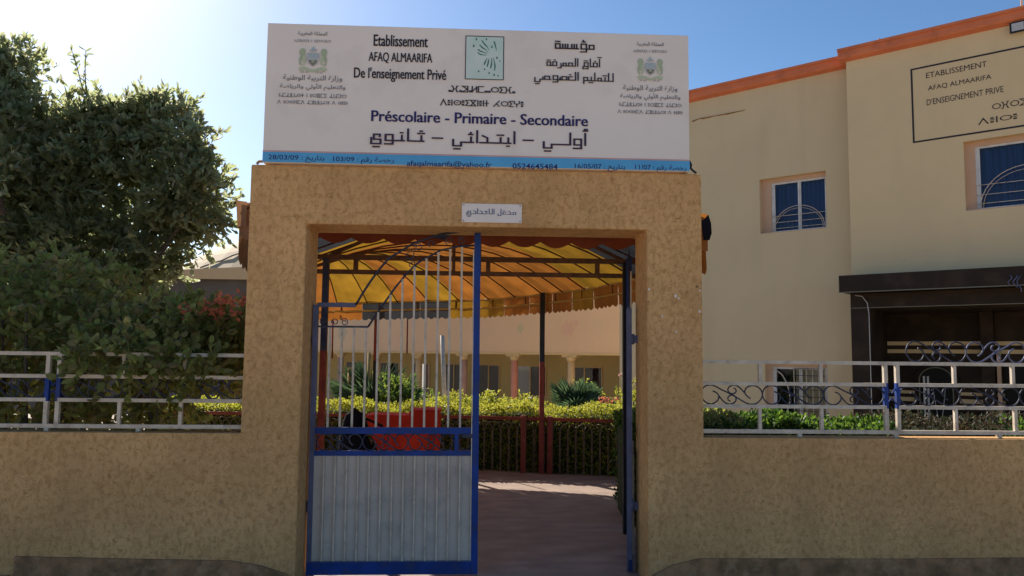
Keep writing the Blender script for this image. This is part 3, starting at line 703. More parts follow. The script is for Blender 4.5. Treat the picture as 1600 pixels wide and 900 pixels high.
sstroke(tifinagh('A:IQ:EXI:I+ KOEY:'), 753, 161, 134, 12, 'ink')
sfont('Préscolaire - Primaire - Secondaire', 750, 185, 345, 18, 'navy_ink', .012, .0042)
sstroke(kufi('أولي - ابتدائي - ثانوي', {(0, 2): .75, (2, 1): .1, (2, 2): .35, (4, 0): .35, (2, 5): .2, (4, 2): .2}), 750, 216, 347, 39, 'aub_ink')
sfont('28/03/09 : ' + shape_ar('بتاريخ'), 463, 248, 87, 12, 'navy_ink', .008)
sfont('103/09 : ' + shape_ar('رخصة رقم'), 568, 251, 95, 12, 'navy_ink', .008)
sfont('afaqalmaarifa@yahoo.fr', 702, 257.5, 134, 12, 'navy_ink', .01)
sfont('0524645484', 836, 260, 72, 9, 'navy_ink', .01)
sfont('16/05/07 : ' + shape_ar('بتاريخ'), 937.5, 262, 81, 12, 'navy_ink', .008)
sfont('11/07 : ' + shape_ar('رخصة رقم'), 1032.5, 263.5, 83, 12, 'navy_ink', .008)
for (u, vs, k) in ((488.5, (53, 64, 122.5, 136, 149.5, 160), 1.0), (1016, (69.5, 80, 138.5, 151.5, 164, 175), .955)):
    sfont(shape_ar('المملكة المغربية'), u, vs[0], 46 * k, 8, 'grey_ink', .008)
    sstroke(tifinagh('+.GHAE+ I HEYOEO', .12), u, vs[1], 58 * k, 5, 'grey_ink')
    sfont(shape_ar('وزارة التربية الوطنية'), u, vs[2], 93 * k, 11, 'grey_ink', .006)
    sfont(shape_ar('والتعليم الأولي والرياضة'), u, vs[3], 103 * k, 12, 'grey_ink', .006)
    sstroke(tifinagh('+.C.LL.Q+ I :OXCE .L.C:O', .13), u, vs[4], 107 * k, 6.5, 'grey_ink')
    sstroke(tifinagh('A :OQHCA .CXLL.O: A +:::+', .13), u, vs[5], 111 * k, 6.5, 'grey_ink')

def flat_poly(pts, y, m, name, parent):
    b = MB(); b.quad(*[(x, y, z) for x, z in pts]); return b.build(name, m, parent)
def blob_path(pts, w0, w1):
    """tapering drop along a polyline as outline"""
    P = [np.array(p, float) for p in pts]; n = len(P); L_, R_ = [], []
    for i in range(n):
        t = P[min(i + 1, n - 1)] - P[max(0, i - 1)]; t = t / (np.linalg.norm(t) + 1e-9); nn = np.array([-t[1], t[0]])
        f = i / (n - 1); w = (w0 + (w1 - w0) * f) * (math.sin(math.pi * min(1, .18 + f * 1.6)) if f < .2 else 1)
        L_.append(P[i] + nn * w / 2); R_.append(P[i] - nn * w / 2)
    return [tuple(p) for p in L_ + R_[::-1]]
# coat of arms: shield under a crown between two lions, ribbon below
def crest_print(u, v, k):
    c = at(u, v, SY); s_ = KM * k
    e = bpy.data.objects.new('emblem', None); COL.objects.link(e); e.parent = sign
    y = [SY - .0006]
    def pl(pts, m, nm):
        y[0] -= .0002; flat_poly([(c.x + p * s_, c.z + q * s_) for p, q in pts], y[0], m, nm, e)
    pl([(-9, 11), (9, 11), (10, 2), (7, -7), (0, -12), (-7, -7), (-10, 2)], 'crest_grey', 'shield')
    pl([(-8, 10), (8, 10), (8.5, 3), (0, 1), (-8.5, 3)], 'crest_blue', 'shield_field')
    pl([(-7, -1), (7, -1), (4, -7), (0, -10), (-4, -7)], 'crest_brown', 'shield_base')
    st = []
    for i in range(10): a = math.pi / 2 + i * math.pi / 5; r = 4 if i % 2 == 0 else 1.7; st.append((r * math.cos(a), -3 + r * math.sin(a)))
    pl(st, 'crest_green', 'star')
    pl([(-5, 13), (-6, 17), (-3, 15.5), (-2, 19), (0, 22), (2, 19), (3, 15.5), (6, 17), (5, 13)], 'crest_blue', 'crown')
    for sg in (-1, 1):
        pl([(sg * a, q) for a, q in ((12, 14), (15, 18), (20, 17), (22, 12), (20, 6), (22, 0), (21, -8), (18, -12), (19, -3), (16, 2), (13, 6))], 'crest_green', 'lion')
        pl([(sg * a, q) for a, q in ((12, 8), (16, 5), (17, -2), (14, -6), (18, -10), (13, -9), (11, -4), (12, 2))], 'crest_pale', 'lion')
    pl([(-22, -14), (-14, -12), (0, -17), (14, -12), (22, -14), (20, -20), (12, -17), (0, -21), (-12, -17), (-20, -20)], 'crest_pale', 'ribbon')
    for a in (-16, -9, 7, 14): pl([(a - 2, -20), (a + 3, -19), (a + 2, -22), (a - 3, -22.5)], 'crest_grey', 'ribbon_text')
crest_print(489, 93, 1.0); crest_print(1016, 107.5, .94)
# square logo with green droplets
lg = bpy.data.objects.new('logo', None); COL.objects.link(lg); lg.parent = sign
p0, p1 = at(727.5, 55.5, SY), at(787, 125.5, SY)
flat_poly([(p0.x, p1.z), (p1.x, p1.z), (p1.x, p0.z), (p0.x, p0.z)], SY - .0006, 'logo_bg', 'logo_ground', lg)
me, q = strokes_mesh([([(0, 0), (1, 0), (1, 1.18), (0, 1.18), (0, 0)],)], .022); place_flat(me, q, (p0.x + p1.x) / 2, (p0.z + p1.z) / 2, p1.x - p0.x, p0.z - p1.z, SY - .0012, 'ink', lg, 'logo_border')
DROPS = [[(340, 150), (365, 185), (395, 215), (412, 250)], [(318, 195), (345, 222), (375, 240), (405, 270)], [(300, 238), (325, 258), (360, 270), (395, 282)], [(298, 272), (325, 290), (355, 296), (390, 298)],
 [(463, 158), (472, 190), (482, 225), (488, 250)], [(468, 452), (472, 410), (465, 360), (452, 320)], [(428, 432), (436, 395), (440, 350), (436, 325)], [(392, 415), (402, 385), (408, 350), (415, 330)], [(364, 395), (372, 370), (385, 345), (398, 330)]]
yy = SY - .0016
for d in DROPS:
    q = [at(700 + x / 6.43, 40 + z / 6.43, SY) for x, z in d]; yy -= .0001
    flat_poly(blob_path([(a.x, a.z) for a in q], .0145, .002), yy, 'logo_green', 'droplet', lg)
for x, z, r in ((285, 138, 9), (386, 138, 8), (258, 205, 10), (441, 215, 9), (492, 325, 9), (521, 358, 6), (308, 460, 8), (367, 440, 7), (413, 478, 8), (463, 495, 9), (502, 505, 7)):
    a = at(700 + x / 6.43, 40 + z / 6.43, SY); r *= KM / 6.43; yy -= .0001
    flat_poly([(a.x + r * math.cos(t) * (.8 if math.sin(t) > 0 else 1), a.z + r * 1.5 * math.sin(t)) for t in np.linspace(0, 2 * math.pi, 9)[:-1]], yy, 'logo_green', 'droplet', lg)
cab = MB()
cab.tube([(1.548, 5.50, 3.06), (1.56, 5.49, 3.03), (1.555, 5.48, 3.0), (1.575, 5.49, 2.985), (1.60, 5.50, 2.972)], .009, 6); cab.build('sign_cable', 'black_steel', None, 'black cable ending at the lower right corner of the school sign', 'cable')
b = MB(); b.tube([(-1.60, 5.52, 2.972), (-1.585, 5.52, 2.99), (-1.56, 5.53, 2.995), (-1.545, 5.54, 3.0)], .01, 6); b.build('rubble', 'cement', None, 'grey mortar lump at the lower left corner of the school sign', 'rubble')

# small plaque over the opening
plq = thing('plaque', 'small white plaque with one line of Arabic screwed above the gate opening', 'sign')
b = MB(); b.box(-.118, .316, 5.488, 5.4985, 2.571, 2.709, .002); pb = b.build('plate', 'sign_white', plq)
me, q = kufi('مدخل الاعدادي'), None
place_flat(me[0], me[1], .095, 2.642, .36, .062, 5.4868, 'blue_ink', plq)
for x, z in ((-.105, 2.697), (.303, 2.583), (.303, 2.697), (-.105, 2.583)):
    b = MB(); b.tube([(x, 5.4885, z), (x, 5.484, z)], .004, 8); b.build('screw', 'black_steel', plq)

# ------------------------------------------------------------------ right hand building (local frame: x along the facade, y inwards, z up)
AF = R(47.642)
FX = Vector((math.sin(AF), -math.cos(AF), 0)); FY = Vector((math.cos(AF), math.sin(AF), 0)); QF = Vector((6.15, 15.0, 0))
def fac(u, v, dep=0.0):
    d = FW + RI * ((u - 800) / F) - UP * ((v - 450) / F); t = ((QF - CAM).dot(FY) + dep) / d.dot(FY); P = CAM + d * t
    return (P - QF).dot(FX), P.z
RZ = math.atan2(FX.y, FX.x)
bld = thing('school_building', 'cream two storey school building with orange red coping, standing right of the gate', 'building', QF, RZ)
def wall_with_holes(b, x0, x1, z0, z1, holes, y0, y1):
    """front face wall pieces between x0..x1 leaving rectangular holes, y0..y1 thick"""
    X = sorted({x0, x1, *[h[0] for h in holes], *[h[1] for h in holes]}); Z = sorted({z0, z1, *[h[2] for h in holes], *[h[3] for h in holes]})
    ins = lambda x, z: any(h[0] < x < h[1] and h[2] < z < h[3] for h in holes)
    for i in range(len(X) - 1):
        for j in range(len(Z) - 1):
            if ins((X[i] + X[i + 1]) / 2, (Z[j] + Z[j + 1]) / 2): continue
            b.quad((X[i], y0, Z[j]), (X[i + 1], y0, Z[j]), (X[i + 1], y0, Z[j + 1]), (X[i], y0, Z[j + 1]))
    for h in holes:
        a, c, e, g = h
        b.quad((a, y0, e), (a, y1, e), (a, y1, g), (a, y0, g)); b.quad((c, y0, e), (c, y0, g), (c, y1, g), (c, y1, e))
        b.quad((a, y0, g), (a, y1, g), (c, y1, g), (c, y0, g)); b.quad((a, y0, e), (c, y0, e), (c, y1, e), (a, y1, e))
W1 = (-.50, .826, 4.12, 5.26); LW = (-.45, .765, .25, 1.51)
b = MB(); wall_with_holes(b, -3.86, 1.36, -1.2, 7.22, [W1, LW], 0, .22)
b.quad((-3.86, 0, -1.2), (-3.86, 9, -1.2), (-3.86, 9, 7.22), (-3.86, 0, 7.22)); b.quad((-3.86, 9, -1.2), (1.36, 9, -1.2), (1.36, 9, 7.22), (-3.86, 9, 7.22))
b.quad((-3.86, 0.0, 7.22), (1.36, 0, 7.22), (1.36, 9, 7.22), (-3.86, 9, 7.22)); b.build('wall', 'wall_grey', bld, 'paler greyish cream wall of the set back wing')
W2 = (3.235, 4.9, 4.13, 5.34); EN = (1.36, 9.0, -1.2, 3.09)
b = MB(); wall_with_holes(b, 1.36, 9.0, 3.09, 7.22, [W2], -.35, -.13)
b.quad((1.36, -.35, -1.2), (1.36, .001, -1.2), (1.36, .001, 7.22), (1.36, -.35, 7.22))
b.quad((1.36, -.35, 7.22), (9, -.35, 7.22), (9, 9, 7.22), (1.36, 9, 7.22)); b.quad((9, -.35, -1.2), (9, 9, -1.2), (9, 9, 7.22), (9, -.35, 7.22))
b.build('wall', 'wall_cream', bld)
def coping(x0, x1, y, parent, endl=False):
    b = MB()
    pr = [(y, 7.20), (y - .10, 7.24), (y - .12, 7.27), (y - .12, 7.37), (y - .16, 7.385), (y - .16, 7.43), (y + .3, 7.44), (y + .3, 7.2)]
    n = len(pr); base = len(b.v)
    b.v += [(x0, p, q) for p, q in pr] + [(x1, p, q) for p, q in pr]
    b.f += [tuple(range(n)), tuple(range(2 * n - 1, n - 1, -1))] + [(i, n + i, n + (i + 1) % n, (i + 1) % n) for i in range(n)]; b.sm += [False] * (n + 2)
    b.build('coping', 'coping', parent)
coping(-3.95, 1.245, 0, bld); coping(1.245, 9.1, -.35, bld)
b = MB(); b.box(-3.95, -3.86, .3, 9, 7.2, 7.43); b.build('coping', 'coping', bld)

def sliding_window(h, yf, parent, sashes=2, room='curtain', reveal=.14, arcs=True, bars=(.08, .20, .33), lattice=None, wleft=.20):
    a, c, e, g = h
    w = bpy.data.objects.new('window', None); COL.objects.link(w); w.parent = parent
    b = MB(); b.box(a + .002, c - .002, yf + .002, yf + reveal, e - .0, e + .02); b.build('sill', 'reveal', w)
    b = MB(); b.box(a + .001, a + wleft, yf + reveal - .02, yf + reveal + .03, e + .02, g - .001)
    b.box(a + wleft, c - .001, yf + reveal - .02, yf + reveal + .03, g - .09, g - .001); b.build('surround', 'reveal', w)
    x0, x1, z0, z1 = a + wleft, c - .01, e + .02, g - .09
    y0 = yf + reveal
    b = MB(); b.box(x0, x1, y0, y0 + .05, z0, z0 + .035); b.box(x0, x1, y0, y0 + .05, z1 - .035, z1); b.box(x0, x0 + .035, y0, y0 + .05, z0 + .035, z1 - .035); b.box(x1 - .035, x1, y0, y0 + .05, z0 + .035, z1 - .035)
    b.build('frame', 'alu', w)
    sw = (x1 - x0 - .07) / sashes
    for i in range(sashes):
        s0 = x0 + .035 + i * sw; yy0 = y0 + .012 + .014 * (i % 2)
        b = MB(); b.box(s0, s0 + .03, yy0, yy0 + .02, z0 + .035, z1 - .035); b.box(s0 + sw - .03, s0 + sw, yy0, yy0 + .02, z0 + .035, z1 - .035); b.build('sash', 'alu', w)
        b = MB(); b.quad((s0 + .03, yy0 + .01, z0 + .035), (s0 + sw - .03, yy0 + .01, z0 + .035), (s0 + sw - .03, yy0 + .01, z1 - .035), (s0 + .03, yy0 + .01, z1 - .035)); b.build('pane', 'glass', w)
    b = MB(); k = 60; zz = []
    for i in range(k + 1):
        x = x0 + (x1 - x0) * i / k; zz.append((x, y0 + .12 + .018 * math.sin(i * .9) + .01 * math.sin(i * 2.3)))
    for (xa, ya), (xb, yb) in zip(zz, zz[1:]): b.quad((xa, ya, z0), (xb, yb, z0), (xb, yb, z1), (xa, ya, z1))
    b.build('curtain', room, w)  # with the dark room material this sheet paints the room's darkness
    yg = yf + .03
    for q in bars:
        b = MB(); b.tube([(x0 - .0, yg + .05, z0 + q), (x1, yg + .05, z0 + q)], .006, 5); b.build('grille_bar', 'white_paint', w)
    if arcs:
        cx = (x0 + x1) / 2; rr = (x1 - x0) * .46
        b = MB(); b.tube([(cx + rr * math.cos(t), yg + .035, z0 + .02 + rr * .95 * math.sin(t)) for t in np.linspace(0, math.pi, 20)], .007, 5); b.build('grille_arc', 'white_paint', w)
        b = MB(); b.tube([(cx + rr * .94 * math.cos(t), yg + .035, z0 + .02 + rr * .85 * math.sin(t)) for t in np.linspace(0, math.pi, 20)], .0045, 5); b.build('grille_arc', 'white_paint', w)
    if lattice:
        xa, xb, za, zb, nx, nz = lattice
        for i in range(nx + 1):
            x = xa + (xb - xa) * i / nx; b = MB(); b.bar((x, yg + .06, za), (x, yg + .06, zb), .012); b.build('lattice_bar', 'white_paint', w)
        for i in range(nz + 1):
            z = za + (zb - za) * i / nz; b = MB(); b.bar((xa, yg + .05, z), (xb, yg + .05, z), .010); b.build('lattice_bar', 'black_steel', w)
    return w
sliding_window(W1, 0, bld); sliding_window((3.235, 4.9, 4.13, 5.34), -.35, bld, bars=(.1, .25, .42), wleft=.15)
lw_ = sliding_window(LW, 0, bld, room='dark_room', arcs=False, bars=(), lattice=(.10, .70, .30, 1.40, 5, 8), wleft=.12, reveal=.12)
b = MB(); b.tube([(x, .06, z) for x, z in smooth([(-.30, 1.38), (-.14, 1.28), (-.03, 1.08), (.02, .85), (-.02, .6), (-.18, .32)], 4)], .012, 6); b.build('grille_arc', 'white_paint', lw_)
b = MB(); b.quad((.10, .20, .27), (.70, .20, .27), (.70, .20, 1.42), (.10, .20, 1.42)); b.build('blind', 'wall_grey', lw_)
# painted lettering panel
yp = -.354
def ftext(t, u, v, u2, v2, h, m='ink', stroke=False):
    x0, z0 = fac(u, v, -.35); x1, z1 = fac(u2, v2, -.35)
    me, q = (tifinagh(t, .11) if stroke else font_mesh(t, 0.0))
    o = place_flat(me, q, (x0 + x1) / 2, (z0 + z1) / 2, abs(x1 - x0), h, yp, m, bld, name='painted_lettering')
ftext('ETABLISSEMENT', 1447, 115, 1542, 103, .10)
ftext('AFAQ ALMAARIFA', 1450, 137, 1549, 122, .10)
ftext("D'ENSEIGNEMENT PRIVE", 1448, 159, 1568, 140, .11)
ftext('OHOZONCO', 1550, 166, 1660, 150, .12, stroke=True)
ftext('A:IO: EXI:II', 1528, 190, 1660, 170, .12, stroke=True)
tx0, tz0 = fac(1424, 109, -.35); tx1, tz1 = fac(1424, 223, -.35)
me, q = strokes_mesh([([(0, 0), (2.9, 0), (2.9, 1.33), (0, 1.33), (0, 0)], .03)], .03)
place_flat(me, q, tx0 + 1.45, (tz0 + tz1) / 2, 2.93, 1.36, yp, 'ink', bld, name='painted_border')
# entrance: dark polished stone fascia, pier, recess with beige bands and an arched doorway
def p2(name, m, x0, x1, y0, y1, z0, z1, parent=bld, ch=0.0, lab=None): b = MB(); b.box(x0, x1, y0, y1, z0, z1, ch); return b.build(name, m, parent, lab)
p2('entrance_fascia', 'marble', 1.305, 9.0, -.95, -.352, 2.79, 3.085)
p2('fascia_trim', 'crest_brown', 1.30, 9.0, -.957, -.95, 2.775, 2.79)
p2('entrance_lintel', 'marble', 1.40, 9.0, -.62, -.36, 2.52, 2.775)
p2('lintel_trim', 'crest_brown', 1.40, 9.0, -.625, -.62, 2.51, 2.522)
p2('pier', 'marble', 1.40, 1.73, -.62, .2, -1.2, 2.51)
b = MB(); b.tube([(1.50, -.68, 2.74), (1.62, -.70, 2.72), (1.70, -.68, 2.60), (1.715, -.64, 2.40), (1.715, -.635, -.6)], .008, 6); b.build('drain_pipe', 'crest_grey', bld)
p2('soffit', 'marble', 1.36, 9.0, -.35, 1.6, 2.50, 2.70)
p2('recess_wall', 'marble', 1.36, 9.0, 1.60, 1.75, -1.2, 2.50)
p2('recess_side', 'marble', 1.37, 1.45, .2, 1.6, -1.2, 2.50)
for z, h in ((1.88, .075), (1.725, .075), (.93, .06), (.78, .08)):
    p2('wall_band', 'wall_cream', 1.46, 9.0, 1.58, 1.60, z, z + h)
dr = bpy.data.objects.new('arched_door', None); COL.objects.link(dr); dr.parent = bld
dx = 2.33
arc = lambda rx, top: [(dx - rx, -1.15)] + [(dx - rx * math.cos(t), top + rx * .85 * math.sin(t)) for t in np.linspace(0, math.pi, 15)] + [(dx + rx, -1.15)]
b = MB(); b.prism(arc(.38, 1.20), 1.52, 1.578); b.build('door_surround', 'marble', dr)
b = MB(); b.prism(arc(.28, 1.20), 1.49, 1.52); b.build('door_opening', 'dark_room', dr)
b = MB(); b.tube([(x, 1.48, z) for x, z in arc(.29, 1.205)], .014, 6); b.build('door_trim', 'crest_brown', dr)
for k in (-.20, -.13): b = MB(); b.bar((dx + k, 1.46, -1.1), (dx + k, 1.46, 1.28), .03); b.build('door_post', 'alu', dr)
for sg in (-1, 1):
    b = MB(); b.tube([(dx + .06 + sg * .12 * math.cos(t * 1.6), 1.44, -.9 + t * 1.2) for t in np.linspace(.2, 1.65, 14)], .006, 5); b.build('door_curve', 'alu', dr)
p2('column', 'reveal', 3.36, 3.42, 1.38, 1.48, -1.2, 1.72); p2('column', 'marble', 3.12, 3.33, 1.36, 1.48, -1.2, 2.5)
p2('door_opening', 'dark_room', 3.45, 3.86, 1.54, 1.575, -1.2, 1.55); p2('white_door_panel', 'alu', 3.88, 4.9, 1.54, 1.575, -1.2, 1.82)
# floodlight, cables, roof bits
fl = thing('floodlight', 'small rectangular floodlight under the coping of the cream building', 'floodlight', QF, RZ)
b = MB(); b.box(3.99, 4.22, -.47, -.44, 7.02, 7.2, .004); b.build('housing', 'black_steel', fl)
b = MB(); b.box(4.02, 4.19, -.476, -.471, 7.045, 7.175); b.build('lens', 'crest_grey', fl)
b = MB(); b.bar((4.10, -.44, 7.1), (4.10, -.36, 7.1), .03); b.build('bracket', 'black_steel', fl)
b = MB(); x0, z0 = 1.84, 7.44
b.tube([(x0, .0, 7.43), (x0, .0, 7.62), (x0 + .03, 0, 7.64), (x0 + .06, .0, 7.60), (x0 + .06, .0, 7.43)], .016, 6)
t = b.build('roof_pipe', 'red_steel', None, 'short bent rusty pipe on the roof edge of the cream building', 'pipe'); t.location = QF; t.rotation_euler = (0, 0, RZ)
b = MB(); b.tube([(4.11, .2, 7.43), (4.11, .2, 8.6)], .02, 6); t = b.build('roof_mast', 'white_paint', None, 'thin white mast on the roof at the top right corner', 'mast'); t.location = QF; t.rotation_euler = (0, 0, RZ)
b = MB(); k = [fac(1082, 190), fac(1093, 185.5), fac(1100, 185), fac(1118, 181), fac(1137, 178), fac(1165, 172)]
b.tube([(x, -.01, z) for x, z in k], [.014, .008, .02, .006, .016, .003], 5); t = b.build('wall_crack', 'cement', bld)
b = MB(); 
for j, (du, dv) in enumerate(((0, 0), (8, 3), (14, 10))):
    a = fac(1578 + du, 430 + dv * 0, -.96); c = fac(1582 + du, 446 + dv, -.96); b.tube([(a[0] + .03 * math.sin(i * 1.1 + j), -.97, a[1] + (c[1] - a[1]) * i / 6) for i in range(7)], .008, 5)
t = b.build('loose_cable', 'steelblue', bld)

# ------------------------------------------------------------------ far arcade building
Q2 = Vector((3.14, 26.0, 0))
ab = thing('arcade_building', 'long peach school building with a ground floor arcade beyond the garden', 'building', Q2, RZ)
SP = 2.5
p2('wall', 'wall_far', -22, 2.2, 0, .3, 1.66, 4.3, ab)
p2('string_course', 'cream_col', -22, 2.2, -.03, 0, 1.62, 1.68, ab)
p2('soffit', 'wall_olive', -22, 2.2, 0, 2.8, 1.60, 1.655, ab)
p2('back_wall', 'wall_olive', -22, 2.2, 2.8, 3.0, -1.2, 1.6, ab)
p2('end_wall', 'wall_far', 2.2, 2.5, 0, 3, -1.2, 4.3, ab)
p2('plinth', 'wall_olive', -22, 2.2, -.1, 2.8, -1.3, -1.15, ab)
cols = ['cream_col', 'pink_col', 'mauve_col', 'cream_col', 'cream_col', 'mauve_col', 'mauve_col', 'cream_col']
for i in range(8):
    x = -SP * i
    c = bpy.data.objects.new('column', None); COL.objects.link(c); c.parent = ab
    b = MB(); b.tube([(x, .15, -1.15), (x, .15, 1.38)], .125, 14); b.build('shaft', cols[i], c)
    b = MB(); b.tube([(x, .15, 1.38), (x, .15, 1.43), (x, .15, 1.47), (x, .15, 1.53)], [.13, .16, .17, .22], 14); b.box(x - .30, x + .30, 0.005, .32, 1.53, 1.62); b.build('capital', 'cream_col', c)
for k, (x0, x1, z0, z1, fr) in enumerate([(.35, 1.7, .25, 1.15, 1), (-2.0, -.5, .0, 1.13, 0), (-4.6, -3.1, .0, 1.13, 0), (-6.6, -5.5, -.9, 1.13, 0), (-8.6, -7.5, .0, 1.13, 0), (-10.6, -9.6, -.9, 1.13, 0), (-13, -11.6, .0, 1.13, 0), (-15.4, -14.2, -.9, 1.13, 0)]):
    w = bpy.data.objects.new('window', None); COL.objects.link(w); w.parent = ab
    y = 2.78
    b = MB(); b.box(x0 - .05, x1 + .05, y - .02, y + .02, z0 - .05, z0); b.box(x0 - .05, x1 + .05, y - .02, y + .02, z1, z1 + .05); b.box(x0 - .05, x0, y - .02, y + .02, z0, z1); b.box(x1, x1 + .05, y - .02, y + .02, z0, z1); b.box((x0 + x1) / 2 - .03, (x0 + x1) / 2 + .03, y - .025, y + .015, z0, z1)
    b.build('frame', 'alu' if fr else 'cream_col', w)
    for a, c_ in ((x0, (x0 + x1) / 2 - .03), ((x0 + x1) / 2 + .03, x1)):
        b = MB(); b.quad((a, y, z0), (c_, y, z0), (c_, y, z1), (a, y, z1)); b.build('pane', 'glass', w)
    b = MB(); b.quad((x0, y + .015, z0), (x1, y + .015, z0), (x1, y + .015, z1), (x0, y + .015, z1)); b.build('curtain', 'dark_room' if fr else 'brown_curtain', w)  # behind the white frame, a near-black sheet painted as the unlit room
def arcade_pt(u, v):
    d = FW + RI * ((u - 800) / F) - UP * ((v - 450) / F); t = ((Q2 - CAM).dot(FY)) / d.dot(FY); P = CAM + d * t
    return (P - Q2).dot(FX), P.z
for (u, v, r, m, pet) in ((887, 514, .30, 'faint_pink', 7), (813, 513, .17, 'faint_green', 4), (535, 520, .36, 'faint_teal', 5), (900, 505, .12, 'faint_pink', 5)):
    x, z = arcade_pt(u, v); pts = []
    for i in range(pet * 4):
        a = 2 * math.pi * i / (pet * 4); rr = r * (.62 + .38 * abs(math.cos(a * pet / 2))); pts.append((x + rr * math.cos(a), z + rr * 1.0 * math.sin(a)))
    b = MB(); b.quad(*[(p, -.004, q) for p, q in pts]); b.build('painted_flower', m, ab)

# ------------------------------------------------------------------ canvas canopy over the walkway
can = thing('walkway_canopy', 'orange and yellow striped canvas canopy on a steel frame behind the gate', 'canopy')
RE = [(1.855, 6.1, 2.74), (1.92, 7.1, 2.60), (1.93, 8.3, 2.52), (1.45, 9.7, 2.49), (.93, 10.75, 2.49), (.1, 11.7, 2.46), (-1.0, 12.1, 2.45), (-2.1, 12.3, 2.42), (-3.2, 12.5, 2.40)]
RD = [(0.0, 6.1, 3.22), (.0, 7.1, 3.15), (.1, 8.2, 3.08), (-.05, 9.2, 3.02), (-.45, 10.0, 3.0), (-1.1, 10.45, 3.0), (-1.7, 10.7, 3.0), (-2.2, 10.85, 3.0), (-2.8, 11.0, 3.0)]
LE = [(-1.88, 6.1, 2.76), (-1.90, 7.1, 2.60), (-2.0, 8.0, 2.52), (-2.05, 8.5, 2.5), (-2.15, 8.8, 2.5), (-2.25, 9.0, 2.5), (-2.35, 9.2, 2.5), (-2.45, 9.4, 2.5), (-2.55, 9.6, 2.5)]
def along(P, t):
    t *= len(P) - 1; i = min(int(t), len(P) - 2); f = t - i; return Vector(P[i]).lerp(Vector(P[i + 1]), f)
NS = 19
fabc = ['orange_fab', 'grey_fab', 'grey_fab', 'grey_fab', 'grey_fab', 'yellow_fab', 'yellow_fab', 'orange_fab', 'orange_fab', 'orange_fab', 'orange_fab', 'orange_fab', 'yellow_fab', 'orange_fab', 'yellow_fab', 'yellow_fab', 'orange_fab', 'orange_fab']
def rib(t, n=12, off=0.0):
    r, d, l = along(RE, t), along(RD, t), along(LE, t); out = []
    for i in range(n + 1):
        f = i / n
        if f <= .5: p = r.lerp(d, f * 2); h = f * 2
        else: p = d.lerp(l, f * 2 - 1); h = 2 - f * 2
        p = p.copy(); p.z += .13 * math.sin(math.pi * h) * 1.0 + off; out.append(p)
    return out
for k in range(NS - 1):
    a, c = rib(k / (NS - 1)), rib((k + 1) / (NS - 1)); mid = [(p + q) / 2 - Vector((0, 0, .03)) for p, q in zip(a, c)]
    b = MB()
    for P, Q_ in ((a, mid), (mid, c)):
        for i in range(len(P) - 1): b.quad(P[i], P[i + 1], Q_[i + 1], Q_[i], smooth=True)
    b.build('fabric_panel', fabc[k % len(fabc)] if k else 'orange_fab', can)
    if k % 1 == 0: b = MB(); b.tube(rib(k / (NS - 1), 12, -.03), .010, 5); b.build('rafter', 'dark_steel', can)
for P, nm in ((RE, 'r'), (LE, 'l')):
    for dz in (-.02, -.15):
        b = MB(); b.tube([along(P, t) + Vector((0, 0, dz)) for t in np.linspace(0, 1, 40)], .016, 5); b.build('eave_rail', 'cane' if nm == 'r' and dz else 'dark_steel', can)
    for t in np.linspace(.05, .95, 14):
        p = along(P, t); b = MB(); b.bar(p + Vector((0, 0, -.03)), p + Vector((0, 0, -.14)), .02); b.build('eave_strut', 'dark_steel', can)
def valance(pts, drop, per, amp, m, name='valance', thick_wave=.012):
    """hanging strip with scalloped hem along pts"""
    P = [Vector(p) for p in pts]; L_ = [0]
    for a, c in zip(P, P[1:]): L_.append(L_[-1] + (c - a).length)
    b = MB(); n = max(8, int(L_[-1] / per * 8)); rows = []
    for i in range(n + 1):
        s_ = L_[-1] * i / n; j = max(0, min(len(P) - 2, int(np.searchsorted(L_, s_) - 1))); f = (s_ - L_[j]) / (L_[j + 1] - L_[j]); p = P[j].lerp(P[j + 1], f); d = (P[j + 1] - P[j]).normalized(); nr = Vector((-d.y, d.x, 0))
        ph = (s_ / per) % 1; hem = drop - amp * (1 - math.sin(math.pi * ph)) ; row = []
        for q in (0, .33, .66, 1.0): row.append(p - Vector((0, 0, hem * q)) + nr * (thick_wave * q * math.sin(s_ * 9) + .006 * math.sin(s_ * 23 + q * 3)))
        rows.append(row)
    for r0, r1 in zip(rows, rows[1:]):
        for q in range(3): b.quad(r0[q], r0[q + 1], r1[q + 1], r1[q], smooth=True)
    return b.build(name, m, can)
valance([(-1.88, 6.09, 2.80), (-1.5, 6.09, 2.80)], .31, .25, .045, 'brown_fab')
valance([(-1.5, 6.09, 2.80), (1.5, 6.09, 2.78)], .31, .25, .045, 'red_fab')
valance([(1.5, 6.09, 2.78), (1.86, 6.09, 2.78)], .31, .25, .045, 'rust_fab')
b = MB(); b.quad((-1.88, 6.10, 2.76), (1.86, 6.10, 2.74), (0, 6.10, 3.25)); b.build('gable_panel', 'red_fab', can)
ts = np.linspace(0, 1, 20)
vm = ['rust_fab', 'rust_fab', 'red_fab', 'rust_fab', 'rust_fab', 'rust_fab', 'rust_fab', 'yellow_fab', 'rust_fab', 'orange_fab', 'orange_fab', 'yellow_fab', 'yellow_fab', 'grey_fab', 'grey_fab', 'grey_fab', 'orange_fab', 'orange_fab', 'orange_fab']
for k in range(19):
    pts = [along(RE, t) for t in np.linspace(ts[k], ts[k + 1], 4)]; dr_ = .44 if k < 2 else .30
    valance(pts, dr_, .12, .03, vm[k])
    pts = [along(LE, t) for t in np.linspace(ts[k], ts[k + 1], 4)]; valance(pts, .44 if k < 2 else .30, .12, .03, 'brown_fab' if k < 3 else 'orange_fab')
b = MB(); b.quad((-1.905, 6.06, 2.81), (-1.89, 6.07, 2.60), (-1.82, 6.065, 2.61), (-1.82, 6.06, 2.80)); b.build('eave_patch', 'brown_fab', can)
